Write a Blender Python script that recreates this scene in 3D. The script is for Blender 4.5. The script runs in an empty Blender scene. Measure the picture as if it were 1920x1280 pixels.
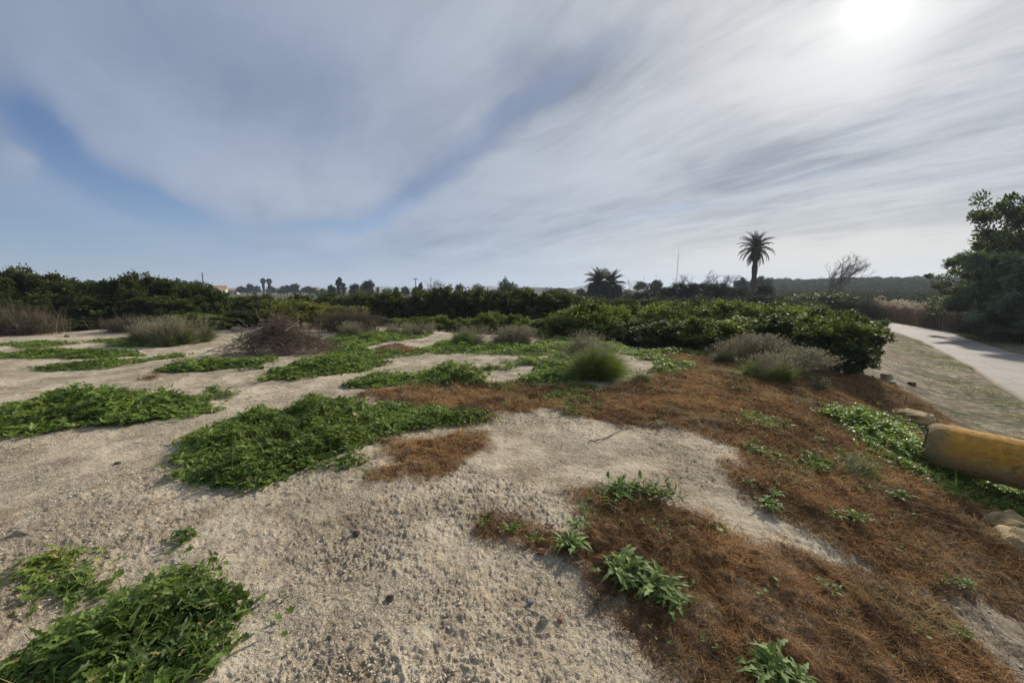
import bpy, math, random
import numpy as np
from math import radians, sin, cos, pi
from mathutils import Vector, Matrix
random.seed(7)
rng = np.random.default_rng(11)
S = bpy.context.scene

# ------------------------------------------------------------------ camera, world, sun, exposure
F = 747.0; PITCH = math.atan(97 / 747.0); EYE = 1.6
cam_d = bpy.data.cameras.new('camera'); cam = bpy.data.objects.new('camera', cam_d)
S.collection.objects.link(cam); S.camera = cam
cam_d.sensor_width = 36; cam_d.lens = 36 * F / 1920; cam_d.clip_start = .05; cam_d.clip_end = 12000
cam.location = (0, 0, EYE); cam.rotation_euler = (pi / 2 - PITCH, 0, 0)
S.view_settings.view_transform = 'Standard'; S.view_settings.look = 'None'
S.view_settings.exposure = 0.5; S.view_settings.gamma = 1
S.cycles.max_bounces = 6; S.cycles.diffuse_bounces = 2; S.cycles.glossy_bounces = 2
S.cycles.transmission_bounces = 3; S.cycles.transparent_max_bounces = 4; S.cycles.volume_bounces = 1
S.cycles.use_denoising = True
SUN_AZ, SUN_EL = 40.0, 27.0

def ray(px, py):
    x = (px - 960) / F; z = (640 - py) / F
    return np.array([x, cos(PITCH) + z * sin(PITCH), z * cos(PITCH) - sin(PITCH)])
def azel(px, py):
    d = ray(px, py)
    return math.degrees(math.atan2(d[0], d[1])), math.degrees(math.atan2(d[2], math.hypot(d[0], d[1])))

class NT:
    """small helper to write node graphs"""
    def __init__(s, tree): s.t = tree; s.n = tree.nodes; s.l = tree.links
    def put(s, sock, v):
        if isinstance(v, bpy.types.NodeSocket): s.l.new(v, sock)
        elif v is not None: sock.default_value = v
    def node(s, typ, ins=None, **kw):
        n = s.n.new(typ)
        for k, v in kw.items(): setattr(n, k, v)
        for k, v in (ins or {}).items(): s.put(n.inputs[k], v)
        return n
    def math(s, op, a, b=None, c=None, clamp=False):
        n = s.n.new('ShaderNodeMath'); n.operation = op; n.use_clamp = clamp
        for i, v in enumerate((a, b, c)):
            if v is not None: s.put(n.inputs[i], v)
        return n.outputs[0]
    def mix(s, f, a, b, mode='MIX'):
        n = s.n.new('ShaderNodeMix'); n.data_type = 'RGBA'; n.blend_type = mode; n.clamp_factor = True
        s.put(n.inputs[0], f); s.put(n.inputs[6], a); s.put(n.inputs[7], b)
        return n.outputs[2]
    def noise(s, vec, scale, detail=3, rough=.55, dist=0.0):
        n = s.node('ShaderNodeTexNoise', {'Scale': scale, 'Detail': detail, 'Roughness': rough, 'Distortion': dist})
        if vec is not None: s.l.new(vec, n.inputs['Vector'])
        return n.outputs[0]
    def ramp(s, v, lo, hi):
        n = s.node('ShaderNodeMapRange', {0: v, 1: lo, 2: hi}, interpolation_type='SMOOTHSTEP')
        return n.outputs[0]

W = bpy.data.worlds.new('World'); S.world = W; W.use_nodes = True
w = NT(W.node_tree); w.n.clear()
sky = w.node('ShaderNodeTexSky', sky_type='NISHITA', sun_disc=False, sun_elevation=radians(SUN_EL), sun_rotation=radians(SUN_AZ),
             altitude=50, air_density=1.0, dust_density=.6, ozone_density=1.6)
tc = w.node('ShaderNodeTexCoord')
D = tc.outputs['Generated']
sep = w.node('ShaderNodeSeparateXYZ', {0: D})
dx, dy, dz = sep.outputs
az = w.math('MULTIPLY', w.math('ARCTAN2', dx, dy), 180 / pi)
el = w.math('MULTIPLY', w.math('ARCSINE', dz), 180 / pi)
AE = w.node('ShaderNodeCombineXYZ', {0: az, 1: el, 2: 0.0}).outputs[0]
wob = w.node('ShaderNodeTexNoise', {'Vector': D, 'Scale': 3.5, 'Detail': 5, 'Roughness': .6})
wv = w.node('ShaderNodeVectorMath', {0: wob.outputs['Color'], 1: (.5, .5, .5)}, operation='SUBTRACT').outputs[0]
wv = w.node('ShaderNodeVectorMath', {0: wv, 1: (9, 6, 0)}, operation='MULTIPLY').outputs[0]
AEW = w.node('ShaderNodeVectorMath', {0: AE, 1: wv}, operation='ADD').outputs[0]
def gauss(v, s, a): return w.math('MULTIPLY', w.math('EXPONENT', w.math('MULTIPLY', w.math('POWER', w.math('DIVIDE', v, s), 2.0), -1.0)), a)
def blob(p, q, wide, amp, over=1.0):
    """a soft streak of the sky between two directions"""
    a, b = azel(*p), azel(*q)
    L = math.hypot(b[0] - a[0], b[1] - a[1]); ang = math.atan2(b[1] - a[1], b[0] - a[0])
    m = w.node('ShaderNodeMapping', {'Vector': AEW, 'Location': ((a[0] + b[0]) / 2, (a[1] + b[1]) / 2, 0),
               'Rotation': (0, 0, ang), 'Scale': (max(L / 2, .5) * over, wide, 1)}, vector_type='TEXTURE').outputs[0]
    r = w.node('ShaderNodeVectorMath', {0: m}, operation='LENGTH').outputs['Value']
    e = w.math('EXPONENT', w.math('MULTIPLY', w.math('POWER', r, 2.0), -1.0))
    return w.math('MULTIPLY', e, amp)
# cloud sheet seen in perspective: streaks running away to the north-west
iz = w.math('ADD', w.math('MAXIMUM', dz, 0.0), .10)
pxn = w.math('DIVIDE', dx, iz); pyn = w.math('DIVIDE', dy, iz)
P = w.node('ShaderNodeCombineXYZ', {0: pxn, 1: pyn, 2: 0.0}).outputs[0]
PR = w.node('ShaderNodeMapping', {'Vector': P, 'Rotation': (0, 0, radians(-33)), 'Scale': (1, 1, 1)}, vector_type='POINT').outputs[0]
PS = w.node('ShaderNodeVectorMath', {0: PR, 1: (1.25, .34, 1)}, operation='MULTIPLY').outputs[0]
PF = w.node('ShaderNodeVectorMath', {0: PR, 1: (4.0, 1.2, 1)}, operation='MULTIPLY').outputs[0]
n1 = w.noise(PS, 1.0, 6, .5, .25)
n2 = w.noise(PF, 1.1, 8, .66, .5)
n3 = w.noise(P, .7, 7, .55, .5)
dens = w.math('ADD', .86, w.math('MULTIPLY', w.math('SUBTRACT', n1, .5), .42))
rgt = w.math('ADD', .25, gauss(w.math('SUBTRACT', az, 40.0), 38, .75))
dens = w.math('ADD', dens, w.math('MULTIPLY', w.math('MULTIPLY', w.math('SUBTRACT', n2, .5), .25), rgt))
dens = w.math('ADD', dens, w.math('MULTIPLY', w.math('SUBTRACT', n3, .5), .40))
for a in [((-60, 150), (140, 300), 2.2, -.70), ((90, 290), (440, 440), 1.9, -.85), ((-300, 470), (330, 480), 5.0, -.72),
          ((-300, 400), (60, 400), 3.0, -.25),
          ((480, 450), (740, 400), 1.0, -.50), ((640, 430), (880, 300), 1.5, -.26), ((820, 300), (1080, 150), 1.8, -.22),
          ((980, 200), (1180, 60), 1.7, -.22), ((850, 500), (1150, 490), .9, -.30), ((1150, 415), (1420, 370), .7, -.30),
          ((1450, 350), (1620, 300), .6, -.25), ((1500, 520), (1900, 500), .8, -.35), ((350, 520), (800, 500), 1.8, -.35),
          ((1060, 170), (1120, 130), 1.0, .35), ((0, 300), (60, 300), .9, .35), ((300, 380), (700, 380), 3.5, .12)]:
    dens = w.math('ADD', dens, blob(*a))
dens = w.ramp(dens, .12, 1.0)
dark = w.math('ADD', w.math('ADD', w.math('MULTIPLY', w.math('SUBTRACT', n1, .5), 1.1), w.math('MULTIPLY', w.math('SUBTRACT', n3, .5), .9)), w.math('MULTIPLY', w.math('MULTIPLY', w.math('SUBTRACT', n2, .5), 1.3), rgt))
dark = w.math('ADD', .42, dark)
for a in [((1250, 350), (1900, 160), 2.2, .50), ((1450, 440), (1950, 390), 1.3, .35), ((1900, 60), (1700, 160), 2.0, .25),
          ((480, 130), (700, 230), 6.0, .20), ((100, 60), (500, 60), 7.0, .25), ((950, 130), (1100, 80), 3, .22), ((640, 420), (960, 260), 1.4, .35), ((930, 250), (1180, 60), 1.8, .45), ((1350, 110), (1550, 60), 1.2, .3),
          ((1250, 30), (1750, 120), 5.0, -.35), ((350, 330), (700, 380), 4.0, -.20), ((1250, 490), (1900, 460), 2.4, -.45), ((850, 330), (1250, 330), 4.0, -.12)]:
    dark = w.math('ADD', dark, blob(*a))
dark = w.ramp(dark, 0.0, 1.0)
sund = Vector((sin(radians(SUN_AZ)) * cos(radians(SUN_EL)), cos(radians(SUN_AZ)) * cos(radians(SUN_EL)), sin(radians(SUN_EL))))
dn = w.node('ShaderNodeVectorMath', {0: D}, operation='NORMALIZE').outputs[0]
dotp = w.node('ShaderNodeVectorMath', {0: dn, 1: tuple(sund)}, operation='DOT_PRODUCT').outputs['Value']
ang = w.math('MULTIPLY', w.math('ARCCOSINE', w.math('MINIMUM', dotp, .99999)), 180 / pi)
cbright = w.mix(gauss(ang, 42, 1.0), (2.75, 3.2, 4.05, 1), (5.0, 5.05, 5.05, 1))
cdark = w.mix(gauss(ang, 38, 1.0), (1.2, 1.65, 2.5, 1), (2.05, 2.25, 2.65, 1))
ccol = w.mix(dark, cbright, cdark)
skyc = w.mix(1.0, sky.outputs[0], (.44, .52, .68, 1), 'MULTIPLY')
skyc = w.mix(gauss(ang, 40, .85), skyc, (2.2, 2.6, 3.3, 1))
col = w.mix(dens, skyc, ccol)
low = gauss(w.math('SUBTRACT', el, 1.0), 6.0, .45)
col = w.mix(low, col, w.mix(gauss(w.math('SUBTRACT', az, 45.0), 45, 1.0), (2.0, 2.95, 4.5, 1), (4.9, 4.95, 4.9, 1)))
# low warm band under the sun
band = w.math('MULTIPLY', gauss(w.math('SUBTRACT', el, 3.5), 4.5, 1.0), gauss(w.math('SUBTRACT', az, 40.0), 26, 1.0))
col = w.mix(w.math('MULTIPLY', band, .5), col, (6.2, 6.0, 5.0, 1))
# veiled sun behind the thin cloud
halo = w.math('ADD', gauss(ang, 1.8, 4.0), w.math('ADD', gauss(ang, 3.8, 1.7), gauss(ang, 11, 1.5)))
hcol = w.node('ShaderNodeVectorMath', {0: (1, .98, .88), 'Scale': halo}, operation='SCALE').outputs[0]
col = w.mix(1.0, col, hcol, 'ADD')
bg = w.node('ShaderNodeBackground', {0: col, 1: .1})
wo = w.node('ShaderNodeOutputWorld', {0: bg.outputs[0]})

sun_d = bpy.data.lights.new('sun', 'SUN'); sun_d.energy = 3.7; sun_d.angle = radians(2.5); sun_d.color = (1, .92, .79)
sun = bpy.data.objects.new('sun', sun_d); S.collection.objects.link(sun)
sun.rotation_euler = (-sund).to_track_quat('-Z', 'Y').to_euler()

# ------------------------------------------------------------------ numeric helpers
def sstep(a, b, x):
    t = np.clip((x - a) / (b - a), 0, 1); return t * t * (3 - 2 * t)
_T = rng.random((256, 256)).astype(np.float32) * 2 - 1
def vnoise(x, y, s=0):
    """smooth value noise in about -1..1, one cell per unit"""
    x = np.asarray(x) + 17.3 * s; y = np.asarray(y) + 9.7 * s
    xi = np.floor(x).astype(np.int64); yi = np.floor(y).astype(np.int64)
    u = x - xi; v = y - yi; u = u * u * (3 - 2 * u); v = v * v * (3 - 2 * v)
    a = _T[xi & 255, yi & 255]; b = _T[(xi + 1) & 255, yi & 255]; c = _T[xi & 255, (yi + 1) & 255]; d = _T[(xi + 1) & 255, (yi + 1) & 255]
    return (a * (1 - u) + b * u) * (1 - v) + (c * (1 - u) + d * u) * v
def fbm(x, y, o=4, s=0):
    t = 0; a = 1; n = 0
    for i in range(o):
        t = t + a * vnoise(x * 2 ** i * 1.01 + i * 5.1, y * 2 ** i + i * 3.7, s + i); n += a; a *= .5
    return t / n * 1.6

LEFT_EDGE = np.array([(-9, -17), (-1.4, -7), (4.4, 0), (8.2, 4.6), (12.06, 9.2), (15.43, 13.19), (17.8, 16.2), (20.4, 19.6), (22.9, 23.4), (25.2, 27.5), (26.2, 31.5), (25.6, 37), (23, 44)], float)
RIGHT_EDGE = np.array([(-5.5, -19.5), (1.8, -9.5), (7.6, -2.6), (11.6, 2.4), (16.0, 8.5), (18.6, 12.2), (20.2, 15.4), (22.5, 18.7), (25.2, 22.2), (28.2, 26.2), (29.8, 31.5), (29.2, 38), (26.5, 46)], float)
def poly_dist(x, y, pts, closed=False):
    """unsigned distance, sign by side of the nearest segment (negative = left of travel)"""
    x = np.asarray(x, float); y = np.asarray(y, float)
    best = np.full(x.shape, 1e9); sg = np.ones(x.shape)
    P_ = list(pts) + ([pts[0]] if closed else [])
    for a, b in zip(P_[:-1], P_[1:]):
        ex, ey = b[0] - a[0], b[1] - a[1]; L2 = ex * ex + ey * ey + 1e-12
        t = np.clip(((x - a[0]) * ex + (y - a[1]) * ey) / L2, 0, 1)
        qx, qy = x - a[0] - t * ex, y - a[1] - t * ey
        d = qx * qx + qy * qy
        s = np.where(ex * qy - ey * qx > 0, -1.0, 1.0)
        m = d < best; best = np.where(m, d, best); sg = np.where(m, s, sg)
    return np.sqrt(best), sg
def inside(x, y, pts):
    x = np.asarray(x, float); y = np.asarray(y, float); r = np.zeros(x.shape, bool)
    n = len(pts)
    for i in range(n):
        (x1, y1), (x2, y2) = pts[i], pts[(i + 1) % n]
        c = ((y1 > y) != (y2 > y)) & (x < (x2 - x1) * (y - y1) / ((y2 - y1) if abs(y2 - y1) > 1e-9 else 1e-9) + x1)
        r ^= c
    return r
def road_s(x, y):
    d, s = poly_dist(x, y, LEFT_EDGE); return d * s
def H(x, y):
    """the lie of the land, without fine relief"""
    x = np.asarray(x, float); y = np.asarray(y, float)
    s = road_s(x, y)
    bank = sstep(-4.6, -.6, s)
    yb = np.interp(x, [-25, -12, -7.7, .6, 3.5, 7], [16.5, 17.5, 17.5, 12.0, 9.6, 8.3])
    orch = sstep(.6, 7, y - yb) * sstep(.5, -3, s + 1)
    drop = np.maximum(bank, orch)
    far = sstep(60, 200, np.hypot(x, y))
    r = np.hypot(x, y)
    und = .05 * fbm(x * .35, y * .35, 3, 3) * sstep(40, 15, r) * sstep(-2, -4.5, s)
    und += .5 * fbm(x * .01, y * .01, 2, 5) * far - .4 * far
    return -drop + und
def at(px, py):
    """point of the ground in a direction from the eye"""
    d = ray(px, py); t = EYE / max(-d[2], 1e-4)
    if d[2] > -.004: return None
    lo = .2; ts = np.geomspace(.5, 400, 500)
    z = EYE + d[2] * ts - H(d[0] * ts, d[1] * ts)
    k = int(np.argmax(z < 0)) if (z < 0).any() else len(ts) - 1
    a, b = ts[max(k - 1, 0)], ts[k]
    for _ in range(18):
        m = (a + b) / 2
        if EYE + d[2] * m - float(H(d[0] * m, d[1] * m)) < 0: b = m
        else: a = m
    return float(d[0] * b), float(d[1] * b)
def away(px, Y, py):
    """point at forward distance Y in a direction"""
    d = ray(px, py); t = Y / d[1]; return np.array([d[0] * t, Y, EYE + d[2] * t])

# ------------------------------------------------------------------ mesh helpers
COL = S.collection
def mesh_from(name, V, Fc, tint=None, extra=None, smooth=False):
    V = np.asarray(V, np.float32); Fc = np.asarray(Fc, np.int32)
    me = bpy.data.meshes.new(name); k = Fc.shape[1]
    me.vertices.add(len(V)); me.vertices.foreach_set('co', V.ravel())
    me.loops.add(Fc.size); me.loops.foreach_set('vertex_index', Fc.ravel())
    me.polygons.add(len(Fc)); me.polygons.foreach_set('loop_start', np.arange(0, Fc.size, k, dtype=np.int32))
    me.polygons.foreach_set('loop_total', np.full(len(Fc), k, np.int32))
    if smooth: me.polygons.foreach_set('use_smooth', np.ones(len(Fc), bool))
    if tint is not None:
        a = me.attributes.new('tint', 'FLOAT', 'POINT'); a.data.foreach_set('value', np.asarray(tint, np.float32))
    for nm, arr in (extra or {}).items():
        a = me.attributes.new(nm, 'FLOAT', 'POINT'); a.data.foreach_set('value', np.asarray(arr, np.float32))
    me.update(calc_edges=True)
    return me
def obj(name, me, mat, parent=None, loc=(0, 0, 0)):
    o = bpy.data.objects.new(name, me); COL.objects.link(o); o.location = loc
    if mat is not None and not me.materials: me.materials.append(mat)
    if parent is not None: o.parent = parent
    return o
def empty(name, loc, rz=0, sc=1):
    o = bpy.data.objects.new(name, None); COL.objects.link(o); o.location = loc; o.rotation_euler = (0, 0, rz)
    o.scale = sc if isinstance(sc, tuple) else (sc, sc, sc); o.empty_display_size = .2; return o
def tag(o, label=None, cat=None, group=None, kind=None):
    if label: o['label'] = label
    if cat: o['category'] = cat
    if group: o['group'] = group
    if kind: o['kind'] = kind
    return o
def dup(root, loc, rz=0, sc=1):
    r = root.copy(); COL.objects.link(r); r.location = loc; r.rotation_euler = (0, 0, rz)
    r.scale = sc if isinstance(sc, tuple) else (sc, sc, sc)
    for k in ('label', 'group'):
        if k in r: del r[k]
    for ch in list(root.children):
        c = ch.copy(); COL.objects.link(c); c.parent = r
        for g in ch.children:
            e = g.copy(); COL.objects.link(e); e.parent = c
    return r
class Soup:
    def __init__(s): s.V = []; s.F = []; s.T = []; s.n = 0
    def add(s, V, Fc, t=.5):
        V = np.asarray(V, np.float32).reshape(-1, 3); Fc = np.asarray(Fc, np.int32)
        if Fc.shape[1] == 4: Fc = np.concatenate([Fc[:, [0, 1, 2]], Fc[:, [0, 2, 3]]])
        s.V.append(V); s.F.append(Fc + s.n); s.T.append(np.broadcast_to(np.asarray(t, np.float32), (len(V),)).copy()); s.n += len(V)
    def mesh(s, name, smooth=False):
        return mesh_from(name, np.concatenate(s.V), np.concatenate(s.F), np.concatenate(s.T), smooth=smooth)
def nrm(v): return v / (np.linalg.norm(v, axis=-1, keepdims=True) + 1e-9)
def stamp(soup, tv, tf, pos, ydir, nor, scale, tint):
    """many copies of a small template: y along ydir, z near nor"""
    if len(pos) == 0: return
    tv = np.asarray(tv, np.float32); tf = np.asarray(tf, np.int32)
    y = nrm(ydir); x = nrm(np.cross(y, nor)); z = np.cross(x, y)
    scale = np.asarray(scale, np.float32)
    if scale.ndim == 1: scale = np.repeat(scale[:, None], 3, 1)
    L = tv[None] * scale[:, None, :]
    V = pos[:, None, :] + L[..., 0:1] * x[:, None] + L[..., 1:2] * y[:, None] + L[..., 2:3] * z[:, None]
    N, k = len(pos), len(tv)
    Fc = (tf[None] + (np.arange(N) * k)[:, None, None]).reshape(-1, 3)
    soup.add(V.reshape(-1, 3), Fc, np.repeat(np.asarray(tint, np.float32), k))
LEAF = ([(0, 0, 0), (-.28, .45, .10), (0, 1, -.06), (.28, .45, .10)], [(0, 2, 1), (0, 3, 2)])
def fan_leaf(lobes=5, depth=.25, cup=.12):
    v = [(0, .42, 0)]; n = lobes * 4
    for i in range(n):
        a = -pi / 2 + 2 * pi * (i + .5) / n
        r = .52 * (1 - depth * (.5 + .5 * cos(lobes * (a + pi / 2)))) * (1 + .08 * ((i * 7) % 3 - 1))
        if abs(a + pi / 2) < .3: r *= .7
        v.append((r * cos(a), .42 + r * sin(a), cup * (r / .5) ** 2 * (1 if i % 2 else .4)))
    f = [(0, 1 + i, 1 + (i + 1) % n) for i in range(n)]
    return v, f
MALLOW = fan_leaf(7, .30, .22)
def toothed_leaf(n=6, wd=.16, tooth=.5, arch=.35):
    v = [(0, 0, 0)]; f = []
    for i in range(1, n + 1):
        t = i / (n + .4); ww = wd * math.sin(pi * t ** .75) ** .8 * (1 if i % 2 else tooth)
        z = arch * (t - t * t) * 1.2 - arch * .35 * t * t
        v += [(-ww, t - (.05 if i % 2 else 0), z + ww * .4), (0, t, z), (ww, t - (.05 if i % 2 else 0), z + ww * .4)]
    v.append((0, 1.02, -arch * .35)); last = len(v) - 1
    f += [(0, 2, 1), (0, 3, 2)]
    for i in range(n - 1):
        a = 1 + 3 * i; b = a + 3
        f += [(a, a + 1, b + 1), (a, b + 1, b), (a + 1, a + 2, b + 2), (a + 1, b + 2, b + 1)]
    a = 1 + 3 * (n - 1); f += [(a, a + 1, last), (a + 1, a + 2, last)]
    return v, f
THISTLE = toothed_leaf(8, .15, .38, .45)
DOCK = toothed_leaf(5, .13, .9, .5)

def tube(soup, pts, rad, sides=5, t=.5):
    pts = np.asarray(pts, float); n = len(pts); rad = np.broadcast_to(np.asarray(rad, float), (n,))
    d = np.gradient(pts, axis=0); d = nrm(d)
    ref = np.array([0, 0, 1.]) if abs(d[0][2]) < .9 else np.array([1., 0, 0])
    u = nrm(np.cross(d, ref)); v = np.cross(d, u)
    a = np.arange(sides) * 2 * pi / sides
    ring = pts[:, None] + rad[:, None, None] * (np.cos(a)[None, :, None] * u[:, None] + np.sin(a)[None, :, None] * v[:, None])
    i = np.arange(n - 1)[:, None] * sides; j = np.arange(sides)[None]; j2 = (j + 1) % sides
    Fc = np.stack([i + j, i + j2, i + sides + j2, i + sides + j], -1).reshape(-1, 4)
    V = ring.reshape(-1, 3)
    V = np.concatenate([V, pts[-1:]]); tip = len(V) - 1
    F3 = np.concatenate([Fc[:, [0, 1, 2]], Fc[:, [0, 2, 3]]])
    cap = np.array([((n - 1) * sides + k, (n - 1) * sides + (k + 1) % sides, tip) for k in range(sides)])
    soup.add(V, np.concatenate([F3, cap]), t)
def ribbons(soup, base, dirs, length, width, curl, segs, tint, sidew=None):
    """many bent blades or stalks at once, flat strips that taper"""
    N = len(base)
    if N == 0: return
    dirs = nrm(dirs)
    ts = np.linspace(0, 1, segs + 1)
    side = nrm(np.cross(dirs, nrm(rng.normal(size=(N, 3))))) if sidew is None else sidew
    P_ = base[:, None] + dirs[:, None] * (length[:, None] * ts)[..., None] + curl[:, None] * (length[:, None] * ts ** 2)[..., None]
    wd = (width[:, None] * (1 - .85 * ts ** 2))[..., None]
    L = P_ - side[:, None] * wd / 2; R = P_ + side[:, None] * wd / 2
    V = np.stack([L, R], 2).reshape(N, -1, 3); k = 2 * (segs + 1)
    f = []
    for i in range(segs): a = 2 * i; f += [(a, a + 1, a + 3), (a, a + 3, a + 2)]
    Fc = (np.array(f)[None] + (np.arange(N) * k)[:, None, None]).reshape(-1, 3)
    soup.add(V.reshape(-1, 3), Fc, np.repeat(tint, k))

# ------------------------------------------------------------------ materials
def mat(name, build):
    m = bpy.data.materials.new(name); m.use_nodes = True; g = NT(m.node_tree); g.n.clear()
    out = g.node('ShaderNodeOutputMaterial'); sh = build(g, out); g.l.new(sh, out.inputs[0]); return m
def c4(c): return (c[0], c[1], c[2], 1)
def leaf_mat(name, a, b, c=None, rough=.45, trans=.25, spec=.4):
    def f(g, out):
        t = g.node('ShaderNodeAttribute', attribute_name='tint').outputs['Fac']
        col = g.mix(t, c4(a), c4(b))
        if c is not None:
            g2 = g.node('ShaderNodeNewGeometry').outputs['Position']
            col = g.mix(g.math('MULTIPLY', g.ramp(g.noise(g2, 1.6, 3), .5, .72), .75), col, c4(c))
        if 'weed' in name: col = g.mix(g.ramp(t, .975, .99), col, (.42, .34, .12, 1))
        p = g.node('ShaderNodeBsdfPrincipled', {'Base Color': col, 'Roughness': rough, 'Specular IOR Level': spec})
        tr = g.node('ShaderNodeBsdfTranslucent', {0: g.mix(0.0 if ('dead' in name or 'dry' in name or 'pale' in name) else .5, col, (.30, .40, .05, 1))})
        return g.node('ShaderNodeMixShader', {0: trans, 1: p.outputs[0], 2: tr.outputs[0]}).outputs[0]
    return mat(name, f)
def plain_mat(name, a, b, scale=8, rough=.85, bump=.3, bscale=None, dist=.01, detail=5, tinted=False):
    def f(g, out):
        pos = g.node('ShaderNodeTexCoord').outputs['Object']
        n = g.noise(pos, scale, detail, .6)
        fac = g.ramp(n, .3, .7)
        if tinted: fac = g.math('MULTIPLY', g.math('ADD', fac, g.node('ShaderNodeAttribute', attribute_name='tint').outputs['Fac']), .5)
        col = g.mix(fac, c4(a), c4(b))
        bn = g.node('ShaderNodeBump', {'Strength': bump, 'Distance': dist, 'Height': g.noise(pos, bscale or scale * 4, 6, .65)})
        return g.node('ShaderNodeBsdfPrincipled', {'Base Color': col, 'Roughness': rough, 'Specular IOR Level': .2, 'Normal': bn.outputs[0]}).outputs[0]
    return mat(name, f)

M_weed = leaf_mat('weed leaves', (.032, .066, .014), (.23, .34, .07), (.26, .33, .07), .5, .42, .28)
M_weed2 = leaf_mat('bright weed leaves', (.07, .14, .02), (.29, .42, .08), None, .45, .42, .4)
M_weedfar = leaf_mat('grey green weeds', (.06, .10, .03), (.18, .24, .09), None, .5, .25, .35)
M_thistle = leaf_mat('thistle leaves', (.07, .12, .03), (.25, .34, .10), None, .6, .35, .2)
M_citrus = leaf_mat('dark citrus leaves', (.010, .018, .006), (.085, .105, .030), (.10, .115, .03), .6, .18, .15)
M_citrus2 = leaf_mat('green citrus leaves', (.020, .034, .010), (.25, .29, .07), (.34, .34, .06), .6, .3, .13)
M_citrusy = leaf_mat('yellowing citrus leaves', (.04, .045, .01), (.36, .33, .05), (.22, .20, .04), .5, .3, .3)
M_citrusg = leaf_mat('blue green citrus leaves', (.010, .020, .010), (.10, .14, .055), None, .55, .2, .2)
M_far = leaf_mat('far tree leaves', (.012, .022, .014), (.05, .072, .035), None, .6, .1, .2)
M_scrub = leaf_mat('dark scrub leaves', (.014, .018, .018), (.042, .05, .045), (.055, .05, .045), .7, .1, .1)  # blue grey of the smoky air is put into the leaf colour
M_olive = leaf_mat('soft green leaves', (.03, .05, .022), (.15, .19, .085), None, .6, .2, .2)
M_mimosa = leaf_mat('feathery grey green leaves', (.04, .065, .033), (.32, .40, .24), None, .45, .2, .45)
M_palm = leaf_mat('palm leaflets', (.010, .020, .010), (.045, .065, .028), None, .4, .1, .4)
M_grass = leaf_mat('grass blades', (.03, .055, .015), (.20, .26, .06), None, .5, .4, .3)
M_grass2 = leaf_mat('olive grass blades', (.05, .06, .03), (.22, .23, .11), None, .6, .25, .2)
M_straw = leaf_mat('dry grass stems', (.13, .115, .065), (.38, .345, .22), None, .7, .2, .2)
M_dead = leaf_mat('dead curled weed', (.10, .055, .025), (.66, .39, .17), (.48, .38, .20), .75, .25, .12)
M_reed = leaf_mat('dry reeds', (.22, .13, .075), (.48, .33, .21), None, .75, .15, .15)
M_plume = leaf_mat('pale reed plumes', (.46, .39, .28), (.66, .58, .44), None, .8, .3, .1)
M_drysh = leaf_mat('dry shrub twigs', (.075, .06, .038), (.21, .175, .115), None, .8, .1, .1)
M_bark = plain_mat('bark', (.05, .04, .03), (.13, .105, .08), 6, .9, .6, 30, .02)
M_twig = plain_mat('bare twigs', (.085, .07, .055), (.17, .145, .115), 3, .9, .2)
M_brush = plain_mat('cut branches', (.075, .052, .034), (.38, .295, .205), 5, .9, .2, tinted=True)
M_pale = plain_mat('pale stripped wood', (.30, .25, .19), (.48, .42, .33), 9, .8, .3)
M_stone = plain_mat('limestone', (.22, .18, .12), (.42, .36, .25), 7, .9, .7, 26, .02)
M_pebble = plain_mat('pebbles', (.38, .32, .235), (.60, .52, .40), .9, .9, .4, 90, .004, tinted=True)
M_steel = plain_mat('dull steel', (.12, .12, .12), (.22, .22, .22), 2, .5, .1)
M_wall = plain_mat('pale render wall', (.45, .40, .30), (.62, .57, .46), .4, .9, .1)
M_roof = plain_mat('tile roof', (.28, .16, .09), (.40, .25, .14), .8, .9, .3)
M_dark = plain_mat('dark opening', (.02, .02, .025), (.03, .03, .035), 1, .4, 0)
def f_hill(g, out):
    pos = g.node('ShaderNodeNewGeometry').outputs['Position']
    c = g.mix(g.ramp(g.noise(pos, .03, 5), .4, .65), (.03, .04, .022, 1), (.10, .085, .05, 1))
    return g.node('ShaderNodeBsdfPrincipled', {'Base Color': c, 'Roughness': .95, 'Specular IOR Level': .1}).outputs[0]
M_hill = mat('wooded hillside', f_hill)
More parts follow.
